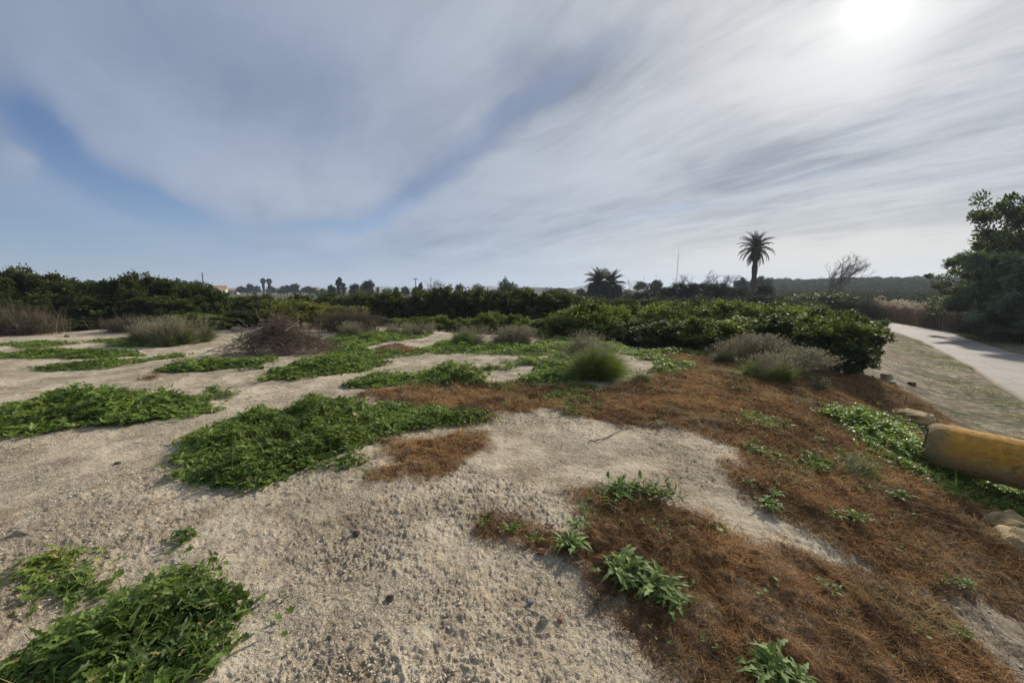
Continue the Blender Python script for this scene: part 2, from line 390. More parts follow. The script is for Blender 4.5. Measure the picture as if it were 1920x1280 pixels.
def f_pipe(g, out):
    pos = g.node('ShaderNodeTexCoord').outputs['Object']
    nz = g.node('ShaderNodeSeparateXYZ', {0: pos}).outputs
    up = g.ramp(g.math('ADD', nz[2], g.math('MULTIPLY', g.noise(pos, 5, 6, .7), .30)), -.02, .34)
    base = g.mix(g.noise(pos, 7, 6, .65), (.24, .175, .09, 1), (.40, .28, .13, 1))
    lich = g.mix(g.ramp(g.noise(pos, 14, 6, .7), .35, .65), (.40, .17, .015, 1), (.64, .34, .04, 1))
    c = g.mix(g.math('MULTIPLY', up, g.ramp(g.noise(pos, 3.2, 5, .6), .25, .5)), base, lich)
    c = g.mix(g.math('MULTIPLY', g.ramp(g.noise(pos, 11, 8, .75), .54, .60), .75), c, (.13, .085, .04, 1))
    c = g.mix(g.math('MULTIPLY', g.ramp(g.noise(pos, 38, 6, .75), .56, .62), .6), c, (.62, .48, .20, 1))
    mid = g.math('MULTIPLY', g.ramp(g.noise(pos, 4.5, 8, .75), .47, .58), g.ramp(nz[2], -.24, .1))
    c = g.mix(g.math('MULTIPLY', mid, .7), c, (.46, .25, .04, 1))
    endm = g.ramp(g.math('ADD', nz[0], g.math('MULTIPLY', g.noise(pos, 9, 4), .25)), .36, .18)
    c = g.mix(g.math('MULTIPLY', endm, .75), c, (.20, .175, .10, 1))
    white = g.math('MULTIPLY', g.ramp(g.noise(pos, 9, 3, .5), .70, .74), up)
    c = g.mix(white, c, (.62, .58, .50, 1))
    b = g.node('ShaderNodeBump', {'Strength': 1.0, 'Distance': .02, 'Height': g.noise(pos, 22, 8, .75)})
    return g.node('ShaderNodeBsdfPrincipled', {'Base Color': c, 'Roughness': .85, 'Specular IOR Level': .25, 'Normal': b.outputs[0]}).outputs[0]
M_pipe = mat('lichen covered concrete', f_pipe)
def f_road(g, out):
    pos = g.node('ShaderNodeNewGeometry').outputs['Position']
    c = g.mix(g.ramp(g.noise(pos, .5, 6, .6), .3, .7), (.20, .178, .16, 1), (.28, .255, .23, 1))
    c = g.mix(g.math('MULTIPLY', g.ramp(g.noise(pos, 2.2, 7, .7), .58, .68), .55), c, (.17, .14, .115, 1))
    c = g.mix(g.math('MULTIPLY', g.ramp(g.noise(pos, 60, 3, .7), .45, .65), .35), c, (.16, .14, .12, 1))
    ac = g.node('ShaderNodeAttribute', attribute_name='across').outputs['Fac']
    tr = g.math('COSINE', g.math('MULTIPLY', ac, 4 * pi))
    c = g.mix(g.math('MULTIPLY', g.ramp(tr, .1, 1.0), .25), c, (.20, .17, .145, 1))
    ed = g.math('ABSOLUTE', g.math('SUBTRACT', ac, .5))
    c = g.mix(g.ramp(g.math('ADD', ed, g.math('MULTIPLY', g.noise(pos, 1.7, 6, .65), .22)), .50, .60), c, (.27, .215, .15, 1))
    vor = g.node('ShaderNodeTexVoronoi', {'Vector': g.node('ShaderNodeVectorMath', {0: pos, 1: g.node('ShaderNodeTexNoise', {'Vector': pos, 'Scale': 2.0, 'Detail': 4}).outputs['Color']}, operation='ADD').outputs[0], 'Scale': .55}, feature='DISTANCE_TO_EDGE').outputs['Distance']
    c = g.mix(g.math('MULTIPLY', g.ramp(vor, .02, .008), .6), c, (.08, .07, .06, 1))
    b = g.node('ShaderNodeBump', {'Strength': .35, 'Distance': .006, 'Height': g.noise(pos, 70, 4, .7)})
    return g.node('ShaderNodeBsdfPrincipled', {'Base Color': c, 'Roughness': .82, 'Specular IOR Level': .25, 'Normal': b.outputs[0]}).outputs[0]
M_road = mat('worn pale asphalt', f_road)
def f_ground(g, out):
    pos = g.node('ShaderNodeNewGeometry').outputs['Position']
    A = lambda n: g.node('ShaderNodeAttribute', attribute_name=n).outputs['Fac']
    big = g.noise(pos, .9, 5, .6); mid = g.noise(pos, 5, 6, .65); fine = g.noise(pos, 42, 5, .7); vf = g.noise(pos, 140, 3, .7)
    soil = g.mix(g.ramp(big, .35, .68), (.62, .53, .395, 1), (.52, .43, .305, 1))
    soil = g.mix(g.math('MULTIPLY', g.ramp(mid, .50, .70), .55), soil, (.37, .29, .20, 1))
    soil = g.mix(g.math('MULTIPLY', g.ramp(fine, .55, .68), .6), soil, (.20, .15, .10, 1))
    soil = g.mix(g.math('MULTIPLY', g.ramp(vf, .56, .70), .35), soil, (.55, .49, .39, 1))
    soil = g.mix(g.math('MULTIPLY', g.ramp(g.noise(pos, 2.4, 9, .72, .4), .52, .62), .55), soil, (.30, .215, .14, 1))
    soil = g.mix(g.math('MULTIPLY', A('pit'), .45), soil, (.26, .20, .13, 1))
    lit = g.mix(g.ramp(mid, .35, .65), (.095, .056, .032, 1), (.26, .155, .078, 1))
    lit = g.mix(g.ramp(fine, .5, .65), lit, (.17, .095, .045, 1))
    soil = g.mix(g.math('MULTIPLY', A('worn'), g.math('ADD', .45, g.math('MULTIPLY', g.ramp(mid, .4, .6), .5))), soil, (.20, .155, .105, 1))
    c = g.mix(A('brown'), soil, lit)
    grn = g.mix(g.ramp(fine, .4, .65), (.035, .06, .016, 1), (.12, .15, .05, 1))
    c = g.mix(g.math('MULTIPLY', A('green'), g.ramp(g.math('ADD', mid, g.math('MULTIPLY', A('green'), .25)), .50, .68)), c, grn)
    farc = g.mix(g.ramp(g.noise(pos, .02, 5, .6), .4, .6), (.16, .135, .085, 1), (.07, .075, .035, 1))
    c = g.mix(A('far'), c, farc)
    hsum = g.math('ADD', g.math('MULTIPLY', fine, .7), g.math('MULTIPLY', vf, .35))
    hsum = g.math('ADD', hsum, g.noise(pos, 16, 5, .65))
    cr1 = g.ramp(g.noise(pos, 26, 4, .6, .6), .47, .60); cr2 = g.ramp(g.noise(pos, 60, 4, .65, .8), .46, .60)
    pm = g.ramp(g.noise(pos, 1.4, 4, .6), .38, .62)
    hsum = g.math('ADD', hsum, g.math('MULTIPLY', pm, g.math('ADD', g.math('MULTIPLY', cr1, .9), g.math('MULTIPLY', cr2, .45))))
    b = g.node('ShaderNodeBump', {'Strength': 1.0, 'Distance': .023, 'Height': hsum})
    return g.node('ShaderNodeBsdfPrincipled', {'Base Color': c, 'Roughness': .95, 'Specular IOR Level': .1, 'Normal': b.outputs[0]}).outputs[0]
M_ground = mat('sandy ground', f_ground)

# ------------------------------------------------------------------ patches of cover, outlined on the ground
def gpoly(pts):
    r = []
    for p in pts:
        q = at(*p)
        if q is not None: r.append(q)
    return r
BROWN = [gpoly(p) for p in [
    [(670, 742), (760, 724), (900, 716), (1000, 722), (1130, 728), (1200, 715), (1250, 690), (1210, 668), (1260, 655), (1330, 668), (1440, 700), (1560, 696), (1660, 715), (1760, 770), (1790, 800),
     (1740, 800), (1700, 800), (1760, 860), (1920, 950), (2040, 1010), (2040, 1230), (1920, 1165), (1780, 1125), (1640, 1075), (1540, 1020), (1440, 962), (1390, 900), (1375, 840), (1300, 812), (1230, 800), (1130, 790), (1040, 768),
     (950, 772), (935, 792), (880, 796), (800, 770), (760, 762)],
    [(705, 900), (735, 868), (700, 850), (745, 838), (830, 822), (905, 812), (912, 828), (880, 872), (850, 890), (790, 905)],
    [(700, 655), (740, 643), (790, 655), (770, 664), (715, 662)], [(1000, 645), (1080, 640), (1090, 655), (1010, 660)],
    [(1075, 930), (1110, 905), (1200, 925), (1320, 962), (1430, 1008), (1560, 1062), (1660, 1092), (1780, 1150), (1850, 1230), (1960, 1330), (1960, 1500), (1330, 1500), (1260, 1300), (1180, 1185), (1110, 1110), (1060, 1060), (960, 1025), (890, 1000), (905, 975), (1000, 985), (1080, 1012), (1100, 990), (1070, 962)],
    [(705, 662), (730, 668), (725, 672), (700, 668)], [(260, 704), (300, 702), (300, 712), (265, 712)], [(690, 830), (740, 826), (740, 836), (700, 838)], [(1040, 678), (1075, 676), (1075, 690), (1045, 690)]]]
VERGE = gpoly([(1680, 640), (1700, 640), (1720, 650), (1712, 662), (1680, 655)])
# (ground outline, leaf height m, density, kind, label)
WEEDS = [
    ([(-10, 822), (-60, 790), (40, 765), (120, 745), (210, 738), (330, 745), (410, 755), (400, 775), (300, 790), (200, 797), (90, 812)], .17, 1.1, 'dark', 'long dark green weed patch at the left edge on bare sandy soil'),
    ([(325, 862), (350, 828), (400, 800), (470, 785), (560, 762), (610, 752), (690, 765), (790, 772), (905, 780), (890, 795), (770, 806), (660, 838), (600, 880), (530, 905), (430, 915), (370, 888)], .17, 1.15, 'mid', 'large bright green weed patch sprawling left of centre beside rust brown cover'),
    ([(640, 730), (690, 706), (740, 703), (790, 712), (780, 724), (700, 728)], .14, 1.0, 'dark', 'low green weed mound just left of the tallest mound'),
    ([(785, 722), (800, 700), (850, 690), (900, 700), (915, 718), (850, 726)], .24, 1.2, 'dark', 'tallest green weed mound behind the brown strip'),
    ([(490, 714), (530, 692), (590, 675), (650, 655), (700, 660), (722, 682), (690, 696), (640, 702), (560, 712)], .14, 1.0, 'mid', 'green weed patch spreading right of the brush pile'),
    ([(285, 696), (350, 685), (420, 678), (510, 676), (490, 690), (400, 696), (320, 698)], .14, 1.0, 'dark', 'green weed strip in front of the brush pile'),
    ([(75, 692), (130, 684), (210, 676), (270, 678), (200, 690), (120, 697)], .08, .9, 'mid', 'low weed strip nearer to the camera in the left distance'),
    ([(-40, 668), (60, 663), (150, 658), (260, 660), (270, 668), (120, 673), (0, 672)], .09, .9, 'mid', 'long weed strip at the far left in front of the orange trees'),
    ([(280, 672), (330, 664), (345, 668), (300, 674)], .07, .9, 'mid', 'small weed tuft between the left strips and the brush pile'),
    ([(50, 1085), (100, 1062), (150, 1055), (185, 1080), (240, 1095), (320, 1085), (360, 1090), (410, 1115), (420, 1150), (400, 1190), (385, 1240), (325, 1290), (300, 1420), (-80, 1420), (-20, 1290), (60, 1235), (150, 1180), (190, 1150), (120, 1125)], .13, 1.25, 'near', 'broad leafy weed clump at the bottom left corner'),
    ([(320, 1025), (350, 1008), (392, 990), (385, 1002), (350, 1022)], .05, .6, 'near', 'small weed sprig behind the bottom left leafy clump'),
    ([(610, 872), (650, 862), (705, 878), (730, 890), (680, 895), (630, 882)], .06, .7, 'dark', 'flat dark weeds left of the small brown patch'),
    ([(990, 716), (1010, 690), (1030, 672), (1075, 664), (1085, 690), (1095, 715), (1040, 722)], .14, 1.0, 'mid', 'weed patch at the left foot of the big grass tuft'),
    ([(1020, 745), (1040, 722), (1100, 722), (1115, 735), (1085, 760), (1050, 756)], .05, .6, 'thin', 'thin creeping weeds below the big grass tuft'),
    ([(1065, 772), (1100, 765), (1150, 748), (1160, 752), (1110, 775), (1070, 782)], .04, .45, 'thin', 'narrow string of creeping weeds on the brown cover'),
    ([(1125, 922), (1140, 905), (1230, 905), (1245, 930), (1225, 955), (1180, 958), (1150, 945)], .10, .9, 'dock', 'round clump of pale green leafy weeds at the path edge'),
    ([(1235, 950), (1250, 935), (1315, 950), (1320, 965), (1270, 968)], .06, .8, 'mid', 'flat dark green sprig trailing right of the round leafy clump'),
    ([(1530, 772), (1560, 765), (1620, 782), (1680, 800), (1720, 835), (1790, 870), (1860, 890), (1960, 925), (1985, 1000), (1920, 985), (1830, 952), (1750, 915), (1690, 880), (1630, 835), (1570, 800)], .17, 1.3, 'bright', 'long bright green weed band running along the old pipe'),
    ([(1630, 788), (1690, 782), (1725, 790), (1730, 812), (1680, 806)], .07, .9, 'mid', 'green weeds between the flat stone and the pipe end'),
    ([(1418, 865), (1430, 848), (1470, 852), (1500, 870), (1480, 878), (1440, 875)], .07, .75, 'dock', 'small leafy weeds left of a scattered row on brown cover'),
    ([(1490, 850), (1560, 855), (1640, 870), (1610, 885), (1560, 890), (1510, 880)], .05, .6, 'dock', 'scattered row of leafy weeds on the brown slope'),
    ([(1385, 778), (1430, 780), (1480, 802), (1460, 815), (1400, 795)], .05, .55, 'dock', 'thin weeds high on the brown slope'),
    ([(1210, 692), (1240, 680), (1290, 682), (1305, 694), (1260, 700), (1215, 700)], .09, .9, 'bright', 'bright weed tuft right of the big grass tuft'),
    ([(1360, 700), (1400, 695), (1430, 712), (1390, 716)], .07, .8, 'mid', 'weeds under the plumed grass clump'),
    ([(600, 655), (620, 634), (700, 625), (780, 620), (800, 632), (740, 640), (690, 650), (640, 662)], .09, .8, 'bright', 'pale green weeds fringing the far track'),
    ([(790, 655), (830, 640), (900, 645), (1000, 648), (1090, 640), (1180, 650), (1190, 662), (1090, 662), (1000, 668), (880, 664), (820, 662)], .11, .9, 'bright', 'wide band of weeds under the central dry grass'),
    ([(640, 662), (720, 660), (800, 655), (800, 664), (720, 672), (650, 676)], .07, .7, 'mid', 'weeds around the far rust brown patch'),
    ([(885, 690), (940, 684), (960, 694), (900, 700)], .06, .7, 'mid', 'low weeds right behind the tallest mound'),
    ([(940, 680), (1000, 670), (1020, 682), (960, 690)], .06, .8, 'mid', 'weed tuft on the pale soil left of the big grass tuft'),
    ([(915, 722), (1010, 718), (1020, 726), (930, 730)], .04, .5, 'thin', 'thin green line along the back of the brown strip'),
    ([(1175, 664), (1250, 658), (1330, 662), (1320, 672), (1210, 676)], .08, .8, 'bright', 'weeds in front of the twin small grass tufts'),
    ([(360, 745), (400, 728), (460, 738), (440, 750), (390, 752)], .06, .5, 'dark', 'wispy dark weeds at the right tip of the long dark patch'),
    ([(160, 640), (260, 632), (330, 648), (240, 652)], .05, .7, 'mid', 'weeds left of the brown topped grass mound'),
    ([(0, 648), (80, 640), (140, 646), (60, 655)], .05, .6, 'mid', 'thin pale weeds at the foot of the far left dry shrub'),
]
WPOLY = [gpoly(a[0]) for a in WEEDS]
NIB = [((1350, 860), (1450, 960)),]

# ------------------------------------------------------------------ ground sheet
def brown_h(x, y): return .018 + .030 * np.maximum(-.3, fbm(x * 4.6, y * 4.6, 3, 14)) + .018 * fbm(x * 13, y * 13, 2, 16)
def build_ground():
    th = np.concatenate([np.radians(np.linspace(-68, 68, 1150)), np.radians(np.linspace(68, 292, 90))[1:-1]])
    r1 = np.geomspace(.75, 14, int(math.log(14 / .75) / math.log(1.0046))); r2 = np.geomspace(14, 60, 210)[1:]; r3 = np.geomspace(60, 6500, 90)[1:]
    r = np.concatenate([[.05, .3, .55], r1, r2, r3]); nt, nr = len(th), len(r)
    R_, T_ = np.meshgrid(r, th, indexing='ij'); x = (R_ * np.sin(T_)).ravel(); y = (R_ * np.cos(T_)).ravel()
    rr = R_.ravel()
    z = np.empty_like(x); brown = np.zeros_like(x); green = np.zeros_like(x)
    for k in range(0, len(x), 200000):
        sl = slice(k, k + 200000); z[sl] = H(x[sl], y[sl])
    wob = .12 * fbm(x * 3.2, y * 3.2, 3, 9)
    for p in BROWN:
        xs, ys = np.array(p).T; m = (x > xs.min() - .5) & (x < xs.max() + .5) & (y > ys.min() - .5) & (y < ys.max() + .5)
        d, _ = poly_dist(x[m], y[m], p, True); d = np.where(inside(x[m], y[m], p), d, -d)
        brown[m] = np.maximum(brown[m], sstep(-.10, .12, d + wob[m]) * (.72 + .28 * sstep(-.75, -.3, fbm(x[m] * 2.1, y[m] * 2.1, 3, 21))))
    for p in WPOLY:
        xs, ys = np.array(p).T; m = (x > xs.min() - .5) & (x < xs.max() + .5) & (y > ys.min() - .5) & (y < ys.max() + .5)
        d, _ = poly_dist(x[m], y[m], p, True); d = np.where(inside(x[m], y[m], p), d, -d)
        green[m] = np.maximum(green[m], .8 * sstep(-.04, .12, d + wob[m] * .6))
    s = np.full_like(x, -20.)
    m = rr < 70; s[m] = road_s(x[m], y[m]); dr = np.full_like(x, 9.); 
    d2, s2 = poly_dist(x[m], y[m], RIGHT_EDGE); sr = d2 * s2
    onroad = np.zeros(x.shape, bool); onroad[m] = (s[m] > -.02) & (sr < .02)
    verge = np.zeros_like(x); verge[m] = sstep(-2.6, -1.2, s[m]) * .62
    verge[m] = np.maximum(verge[m], (sr > 0) * .95)
    green = np.maximum(green, verge * (.45 + .55 * sstep(-.2, .5, fbm(x * .8, y * .8, 3, 4))))
    far = sstep(17, 26, y - .0 * x) * 1.0 * (s < -1.5); far = np.maximum(far, sstep(45, 70, rr))
    edge = sstep(.02, .35, np.where(onroad, 0, np.minimum(np.abs(s), 1)))
    amp = sstep(90, 12, rr) * edge
    soil = amp * (1 - brown) * (1 - .5 * green)
    c1 = sstep(.0, .55, fbm(x * 22, y * 22, 3, 1)); c2 = sstep(.0, .5, fbm(x * 48 + 3, y * 48, 2, 2))
    c3 = np.maximum(0, -fbm(x * 30, y * 30, 3, 8) - .2)
    rough = .35 + .65 * sstep(-.3, .5, fbm(x * .9, y * .9, 3, 12)); rough *= .4 + .6 * sstep(7, 2.2, rr)
    z += soil * rough * (1 + .25 * sstep(4.5, 2, rr)) * (.009 * c1 + .006 * c2 - .009 * c3 + .004 * vnoise(x * 75, y * 75, 4)) + soil * .010 * fbm(x * 5, y * 5, 3, 7)
    br = amp * brown
    z += br * (brown_h(x, y) + .012 * vnoise(x * 21, y * 21, 15))
    z[onroad] -= .05
    pit = soil * np.clip(c3 * 1.6 * rough, 0, 1)
    idx = np.arange(nr * nt).reshape(nr, nt); nx = np.roll(idx, -1, 1)
    Fc = np.stack([idx[:-1], nx[:-1], nx[1:], idx[1:]], -1).reshape(-1, 4)[:, ::-1]
    me = mesh_from('ground', np.stack([x, y, z], 1), Fc, None, {'brown': brown, 'green': green, 'far': far, 'pit': pit, 'worn': sstep(-3.6, -2.0, s) * (rr < 60)}, True)
    o = obj('ground', me, M_ground); tag(o, kind='structure')
build_ground()

def build_road():
    n = 160
    def res(P_):
        d = np.r_[0, np.cumsum(np.hypot(*np.diff(P_, axis=0).T))]; t = np.linspace(0, d[-1], n)
        x = np.interp(t, d, P_[:, 0]); y = np.interp(t, d, P_[:, 1])
        for _ in range(6):
            x[1:-1] = (x[:-2] + 2 * x[1:-1] + x[2:]) / 4; y[1:-1] = (y[:-2] + 2 * y[1:-1] + y[2:]) / 4
        return np.stack([x, y], 1)
    L, R_ = res(LEFT_EDGE), res(RIGHT_EDGE)
    t = np.linspace(0, 1, 13)
    P_ = L[:, None] * (1 - t)[None, :, None] + R_[:, None] * t[None, :, None]
    jl = .08 * fbm(np.arange(n) * .5, np.zeros(n), 3, 2); P_[:, 0, 0] += jl; P_[:, -1, 0] += .09 * fbm(np.arange(n) * .6, np.ones(n) * 7, 3, 2)
    zz = H(P_[..., 0], P_[..., 1]) + .015 + .03 * np.sin(pi * t)[None]
    V = np.concatenate([P_, zz[..., None]], -1)
    lo = V.copy(); lo[..., 2] -= .12
    i = np.arange(n - 1)[:, None] * 13; j = np.arange(12)[None]
    Fc = np.stack([i + j, i + j + 1, i + 14 + j, i + 13 + j], -1).reshape(-1, 4)
    N = n * 13; ii = np.arange(n - 1) * 13
    s1 = np.stack([ii, ii + 13, ii + 13 + N, ii + N], -1); s2 = np.stack([ii + 12, ii + 12 + N, ii + 25 + N, ii + 25], -1)
    me = mesh_from('road', np.concatenate([V.reshape(-1, 3), lo.reshape(-1, 3)]), np.concatenate([Fc, s1, s2]), extra={'across': np.r_[np.tile(t, n), np.tile(t, n)]}, smooth=False)
    tag(obj('road', me, M_road), kind='structure')
build_road()

# ------------------------------------------------------------------ dead brown cover (countless strands)
def sample_poly(p, dens, size_r=2.2, power=1.3):
    xs, ys = np.array(p).T; A = (xs.max() - xs.min()) * (ys.max() - ys.min())
    n = int(A * dens); x = rng.uniform(xs.min(), xs.max(), n); y = rng.uniform(ys.min(), ys.max(), n)
    r = np.hypot(x, y); keep = rng.random(n) < np.clip((size_r / r) ** power, 0, 1)
    x, y = x[keep], y[keep]; d, _ = poly_dist(x, y, p, True); ins = inside(x, y, p)
    return x, y, np.where(ins, d, -d)
sp = Soup()
for p in BROWN:
    x, y, d = sample_poly(p, 27000, 2.0, 1.4)
    wob_ = .12 * fbm(x * 3.2, y * 3.2, 3, 9)
    cov = sstep(-.12, .14, d + wob_) * (.55 + .45 * sstep(-.7, -.2, fbm(x * 2.1, y * 2.1, 3, 21)))
    k = rng.random(len(x)) < cov; x, y = x[k], y[k]; N = len(x); r = np.hypot(x, y)
    g_ = np.clip((r / 2.2), 1, 2.6)
    z = H(x, y) + brown_h(x, y) * .8 + rng.uniform(-.01, .018, N)
    a = rng.uniform(0, 2 * pi, N); dr = np.stack([np.cos(a), np.sin(a), rng.uniform(-.1, .7, N)], 1)
    ln = rng.uniform(.012, .042, N) * g_ ** .5; cu = rng.normal(0, .85, (N, 3)); cu[:, 2] -= .30
    t = np.clip(.36 + .45 * fbm(x * 2.0, y * 2.0, 3, 33) + rng.normal(0, .20, N) + 6 * (brown_h(x, y) - .025), 0, 1)
    ribbons(sp, np.stack([x, y, z], 1), dr, ln, rng.uniform(.0018, .0042, N) * g_, cu, 3, t)
o = obj('dead_ground_cover', sp.mesh('dead_ground_cover'), M_dead)
tag(o, 'rust brown dead curled weeds matted over the sandy ground', 'dead weeds', kind='stuff')

# loose crumbs and pebbles
ico_v = np.array([(0, 0, 1), (.89, 0, .45), (.28, .85, .45), (-.72, .53, .45), (-.72, -.53, .45), (.28, -.85, .45), (.72, .53, -.45), (-.28, .85, -.45), (-.89, 0, -.45), (-.28, -.85, -.45), (.72, -.53, -.45), (0, 0, -1)])
ico_f = [(0, 1, 2), (0, 2, 3), (0, 3, 4), (0, 4, 5), (0, 5, 1), (1, 6, 2), (2, 7, 3), (3, 8, 4), (4, 9, 5), (5, 10, 1), (6, 7, 2), (7, 8, 3), (8, 9, 4), (9, 10, 5), (10, 6, 1), (11, 7, 6), (11, 8, 7), (11, 9, 8), (11, 10, 9), (11, 6, 10)]
sp = Soup()
N = 60000
r = rng.uniform(0, 1, N) ** 1.4 * 9 + 1.0; a = np.radians(rng.uniform(-62, 62, N)); x, y = r * np.sin(a), r * np.cos(a)
k = np.ones(N, bool)
for p in BROWN: k &= ~inside(x, y, p) | (rng.random(N) < .06)
k &= rng.random(N) < .15 + .85 * sstep(-.3, .5, fbm(x * .9, y * .9, 3, 12)); x, y, r = x[k], y[k], r[k]; N = len(x)
for kk in range(4):
    m = np.arange(N) % 4 == kk; n = m.sum()
    tv = ico_v * (1 + rng.uniform(-.45, .4, (12, 1))); sc = rng.lognormal(math.log(.0026), .62, n) * np.clip(r[m] / 3, 1, 1.8)
    sc = np.clip(sc, .0012, .0085)
    s3 = np.stack([sc * rng.uniform(.7, 1.7, n), sc * rng.uniform(.7, 1.5, n), sc * rng.uniform(.35, .9, n)], 1)
    aa = rng.uniform(0, 2 * pi, n); yd = np.stack([np.cos(aa), np.sin(aa), rng.normal(0, .2, n)], 1)
    stamp(sp, tv, ico_f, np.stack([x[m], y[m], H(x[m], y[m]) + sc * .5 + .003], 1), yd, np.tile([0, 0, 1.], (n, 1)), s3, np.clip(rng.normal(.45, .28, n), 0, 1))
o = obj('gravel', sp.mesh('gravel'), M_pebble); tag(o, 'loose crumbs and pebbles scattered over the sandy soil', 'gravel', kind='stuff')

# dry twig litter on the bare soil
sp = Soup(); N = 9000
r = rng.uniform(0, 1, N) ** 1.2 * 12 + 1.2; a = np.radians(rng.uniform(-62, 50, N)); x, y = r * np.sin(a), r * np.cos(a)
k = fbm(x * .8, y * .8, 3, 44) > -.05; x, y, r = x[k], y[k], r[k]; N = len(x); a = rng.uniform(0, 2 * pi, N)
ribbons(sp, np.stack([x, y, H(x, y) + .014], 1), np.stack([np.cos(a), np.sin(a), rng.normal(0, .12, N)], 1), rng.lognormal(math.log(.035), .55, N), rng.uniform(.002, .005, N) * np.clip(r / 4, .8, 2), rng.normal(0, .25, (N, 3)) * [1, 1, .2], 3, rng.random(N))
o = obj('twig_litter', sp.mesh('twig_litter'), M_drysh); tag(o, 'thin dry twigs and stalks strewn over the bare soil', 'litter', kind='stuff')

# ------------------------------------------------------------------ weed patches
def weed_patch(p, hh, dens, kind, label, i):
    c = np.mean(np.array(p), 0); cr = math.hypot(*c)
    size = {'near': .037, 'dark': .038, 'mid': .036, 'bright': .032, 'thin': .032, 'dock': .044}[kind] * min(max(cr / 5, 1), 1.5)
    per = 3.4 * dens / (size * size * .62)
    xs, ys = np.array(p).T; m = .25
    A = (xs.max() - xs.min() + 2 * m) * (ys.max() - ys.min() + 2 * m); n = int(min(A * per, 90000))
    x = rng.uniform(xs.min() - m, xs.max() + m, n); y = rng.uniform(ys.min() - m, ys.max() + m, n)
    d, _ = poly_dist(x, y, p, True); d = np.where(inside(x, y, p), d, -d)
    d = d + .13 * fbm(x * 2.6, y * 2.6, 3, 50 + i) + .03 * rng.normal(size=n)
    clump = fbm(x * 4.2, y * 4.2, 3, 90 + i)
    keep = ((d > -.03) | ((d > -.17) & (rng.random(n) < .03 + .10 * (clump > .25)))) & (rng.random(n) < np.clip(.45 + sstep(-.05, .3, d) + .6 * clump, .02, 1) * (1 if dens > .85 else np.clip(.5 + 1.2 * clump, 0, 1)))
    x, y, d, clump = x[keep], y[keep], d[keep], clump[keep]; n = len(x)
    prof = hh * (.25 + .75 * sstep(0, .42, d)) * (.62 + 1.1 * np.clip(clump, -.5, .8))
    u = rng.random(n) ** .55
    z = H(x, y) + .012 + prof * u
    a = rng.uniform(0, 2 * pi, n)
    tilt = rng.uniform(-.5, .45, n)
    yd = np.stack([np.cos(a), np.sin(a), tilt], 1); no = nrm(np.stack([rng.normal(0, .55, n), rng.normal(0, .55, n), np.ones(n)], 1))
    sc = size * np.clip(rng.lognormal(0, .34, n), .4, 1.8)
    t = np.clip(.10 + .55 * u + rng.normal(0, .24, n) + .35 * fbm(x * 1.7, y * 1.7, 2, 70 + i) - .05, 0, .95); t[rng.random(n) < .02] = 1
    sp = Soup(); q = rng.random(n) < (.62 if kind != 'dock' else .3)
    pos = np.stack([x, y, z], 1)
    if kind == 'thin': q = rng.random(n) < .5
    stamp(sp, *MALLOW, pos[q], yd[q], no[q], sc[q], t[q])
    nq = ~q; stamp(sp, *(THISTLE if kind in ('near', 'dark', 'mid') else DOCK), pos[nq], yd[nq] + np.array([0, 0, .5]), no[nq], sc[nq] * 1.6, t[nq])
    # leaf stalks
    ns = min(n // 4, 4000); j = rng.integers(0, n, ns); b = pos[j].copy(); b[:, 2] = H(b[:, 0], b[:, 1])
    ribbons(sp, b, pos[j] - b + rng.normal(0, .01, (ns, 3)), (prof * u)[j] + .01, np.full(ns, .004), np.zeros((ns, 3)), 1, np.full(ns, .35))
    nb = int(min(n * .05, 500)); j = rng.integers(0, n, nb); b = pos[j].copy(); b[:, 2] = H(b[:, 0], b[:, 1])
    ribbons(sp, b, np.stack([rng.normal(0, .5, nb), rng.normal(0, .5, nb), np.ones(nb)], 1), rng.uniform(.6, 1.5, nb) * hh, np.full(nb, .004), rng.normal(0, .3, (nb, 3)), 3, np.where(rng.random(nb) < .35, 1, .7))
    me = sp.mesh('weed_patch')
    o = obj('weed_patch', me, {'bright': M_weed2, 'dock': M_thistle, 'thin': M_thistle}.get(kind, M_weed))
    if kind == 'thin' or dens < .8: tag(o, label, 'weeds', kind='stuff'); o.name = 'creeping_weeds'
    else: tag(o, label, 'weeds', 'green weed patches on the open ground')
for i, (a, p) in enumerate(zip(WEEDS, WPOLY)):
    weed_patch(p, a[1], a[2], a[3], a[4], i)

# rosettes
def rosette(px, py, rad, n, kind, label, up=.5):
    q = at(px, py); n = int(n * 1.7); rad *= .68; a = np.arange(n) * 2.4 + rng.normal(0, .25, n); ring = rng.random(n)
    yd = np.stack([np.cos(a), np.sin(a), .15 + up * (1 - ring) + rng.normal(0, .1, n)], 1)
    sp = Soup(); base = np.tile([0, 0, .015], (n, 1)) + np.stack([np.cos(a), np.sin(a), 0 * a], 1) * .01
    base[:, :2] += rng.normal(0, rad * .22, (n, 2)); base[:, 2] += .012 * rng.random(n)
    stamp(sp, *(THISTLE if kind == 't' else DOCK), base, yd, np.tile([0, 0, 1.], (n, 1)) + rng.normal(0, .2, (n, 3)), np.stack([rad * rng.uniform(.7, 1.3, n), rad * rng.uniform(.35, 1.15, n), rad * rng.uniform(.5, 1.8, n)], 1), np.clip(rng.normal(.55, .22, n), 0, 1))
    o = obj('rosette_plant', sp.mesh('rosette_plant'), M_thistle, None, (q[0], q[1], float(H(*q)) + .02))
    tag(o, label, 'weed plant', 'small leafy rosettes on the brown cover')
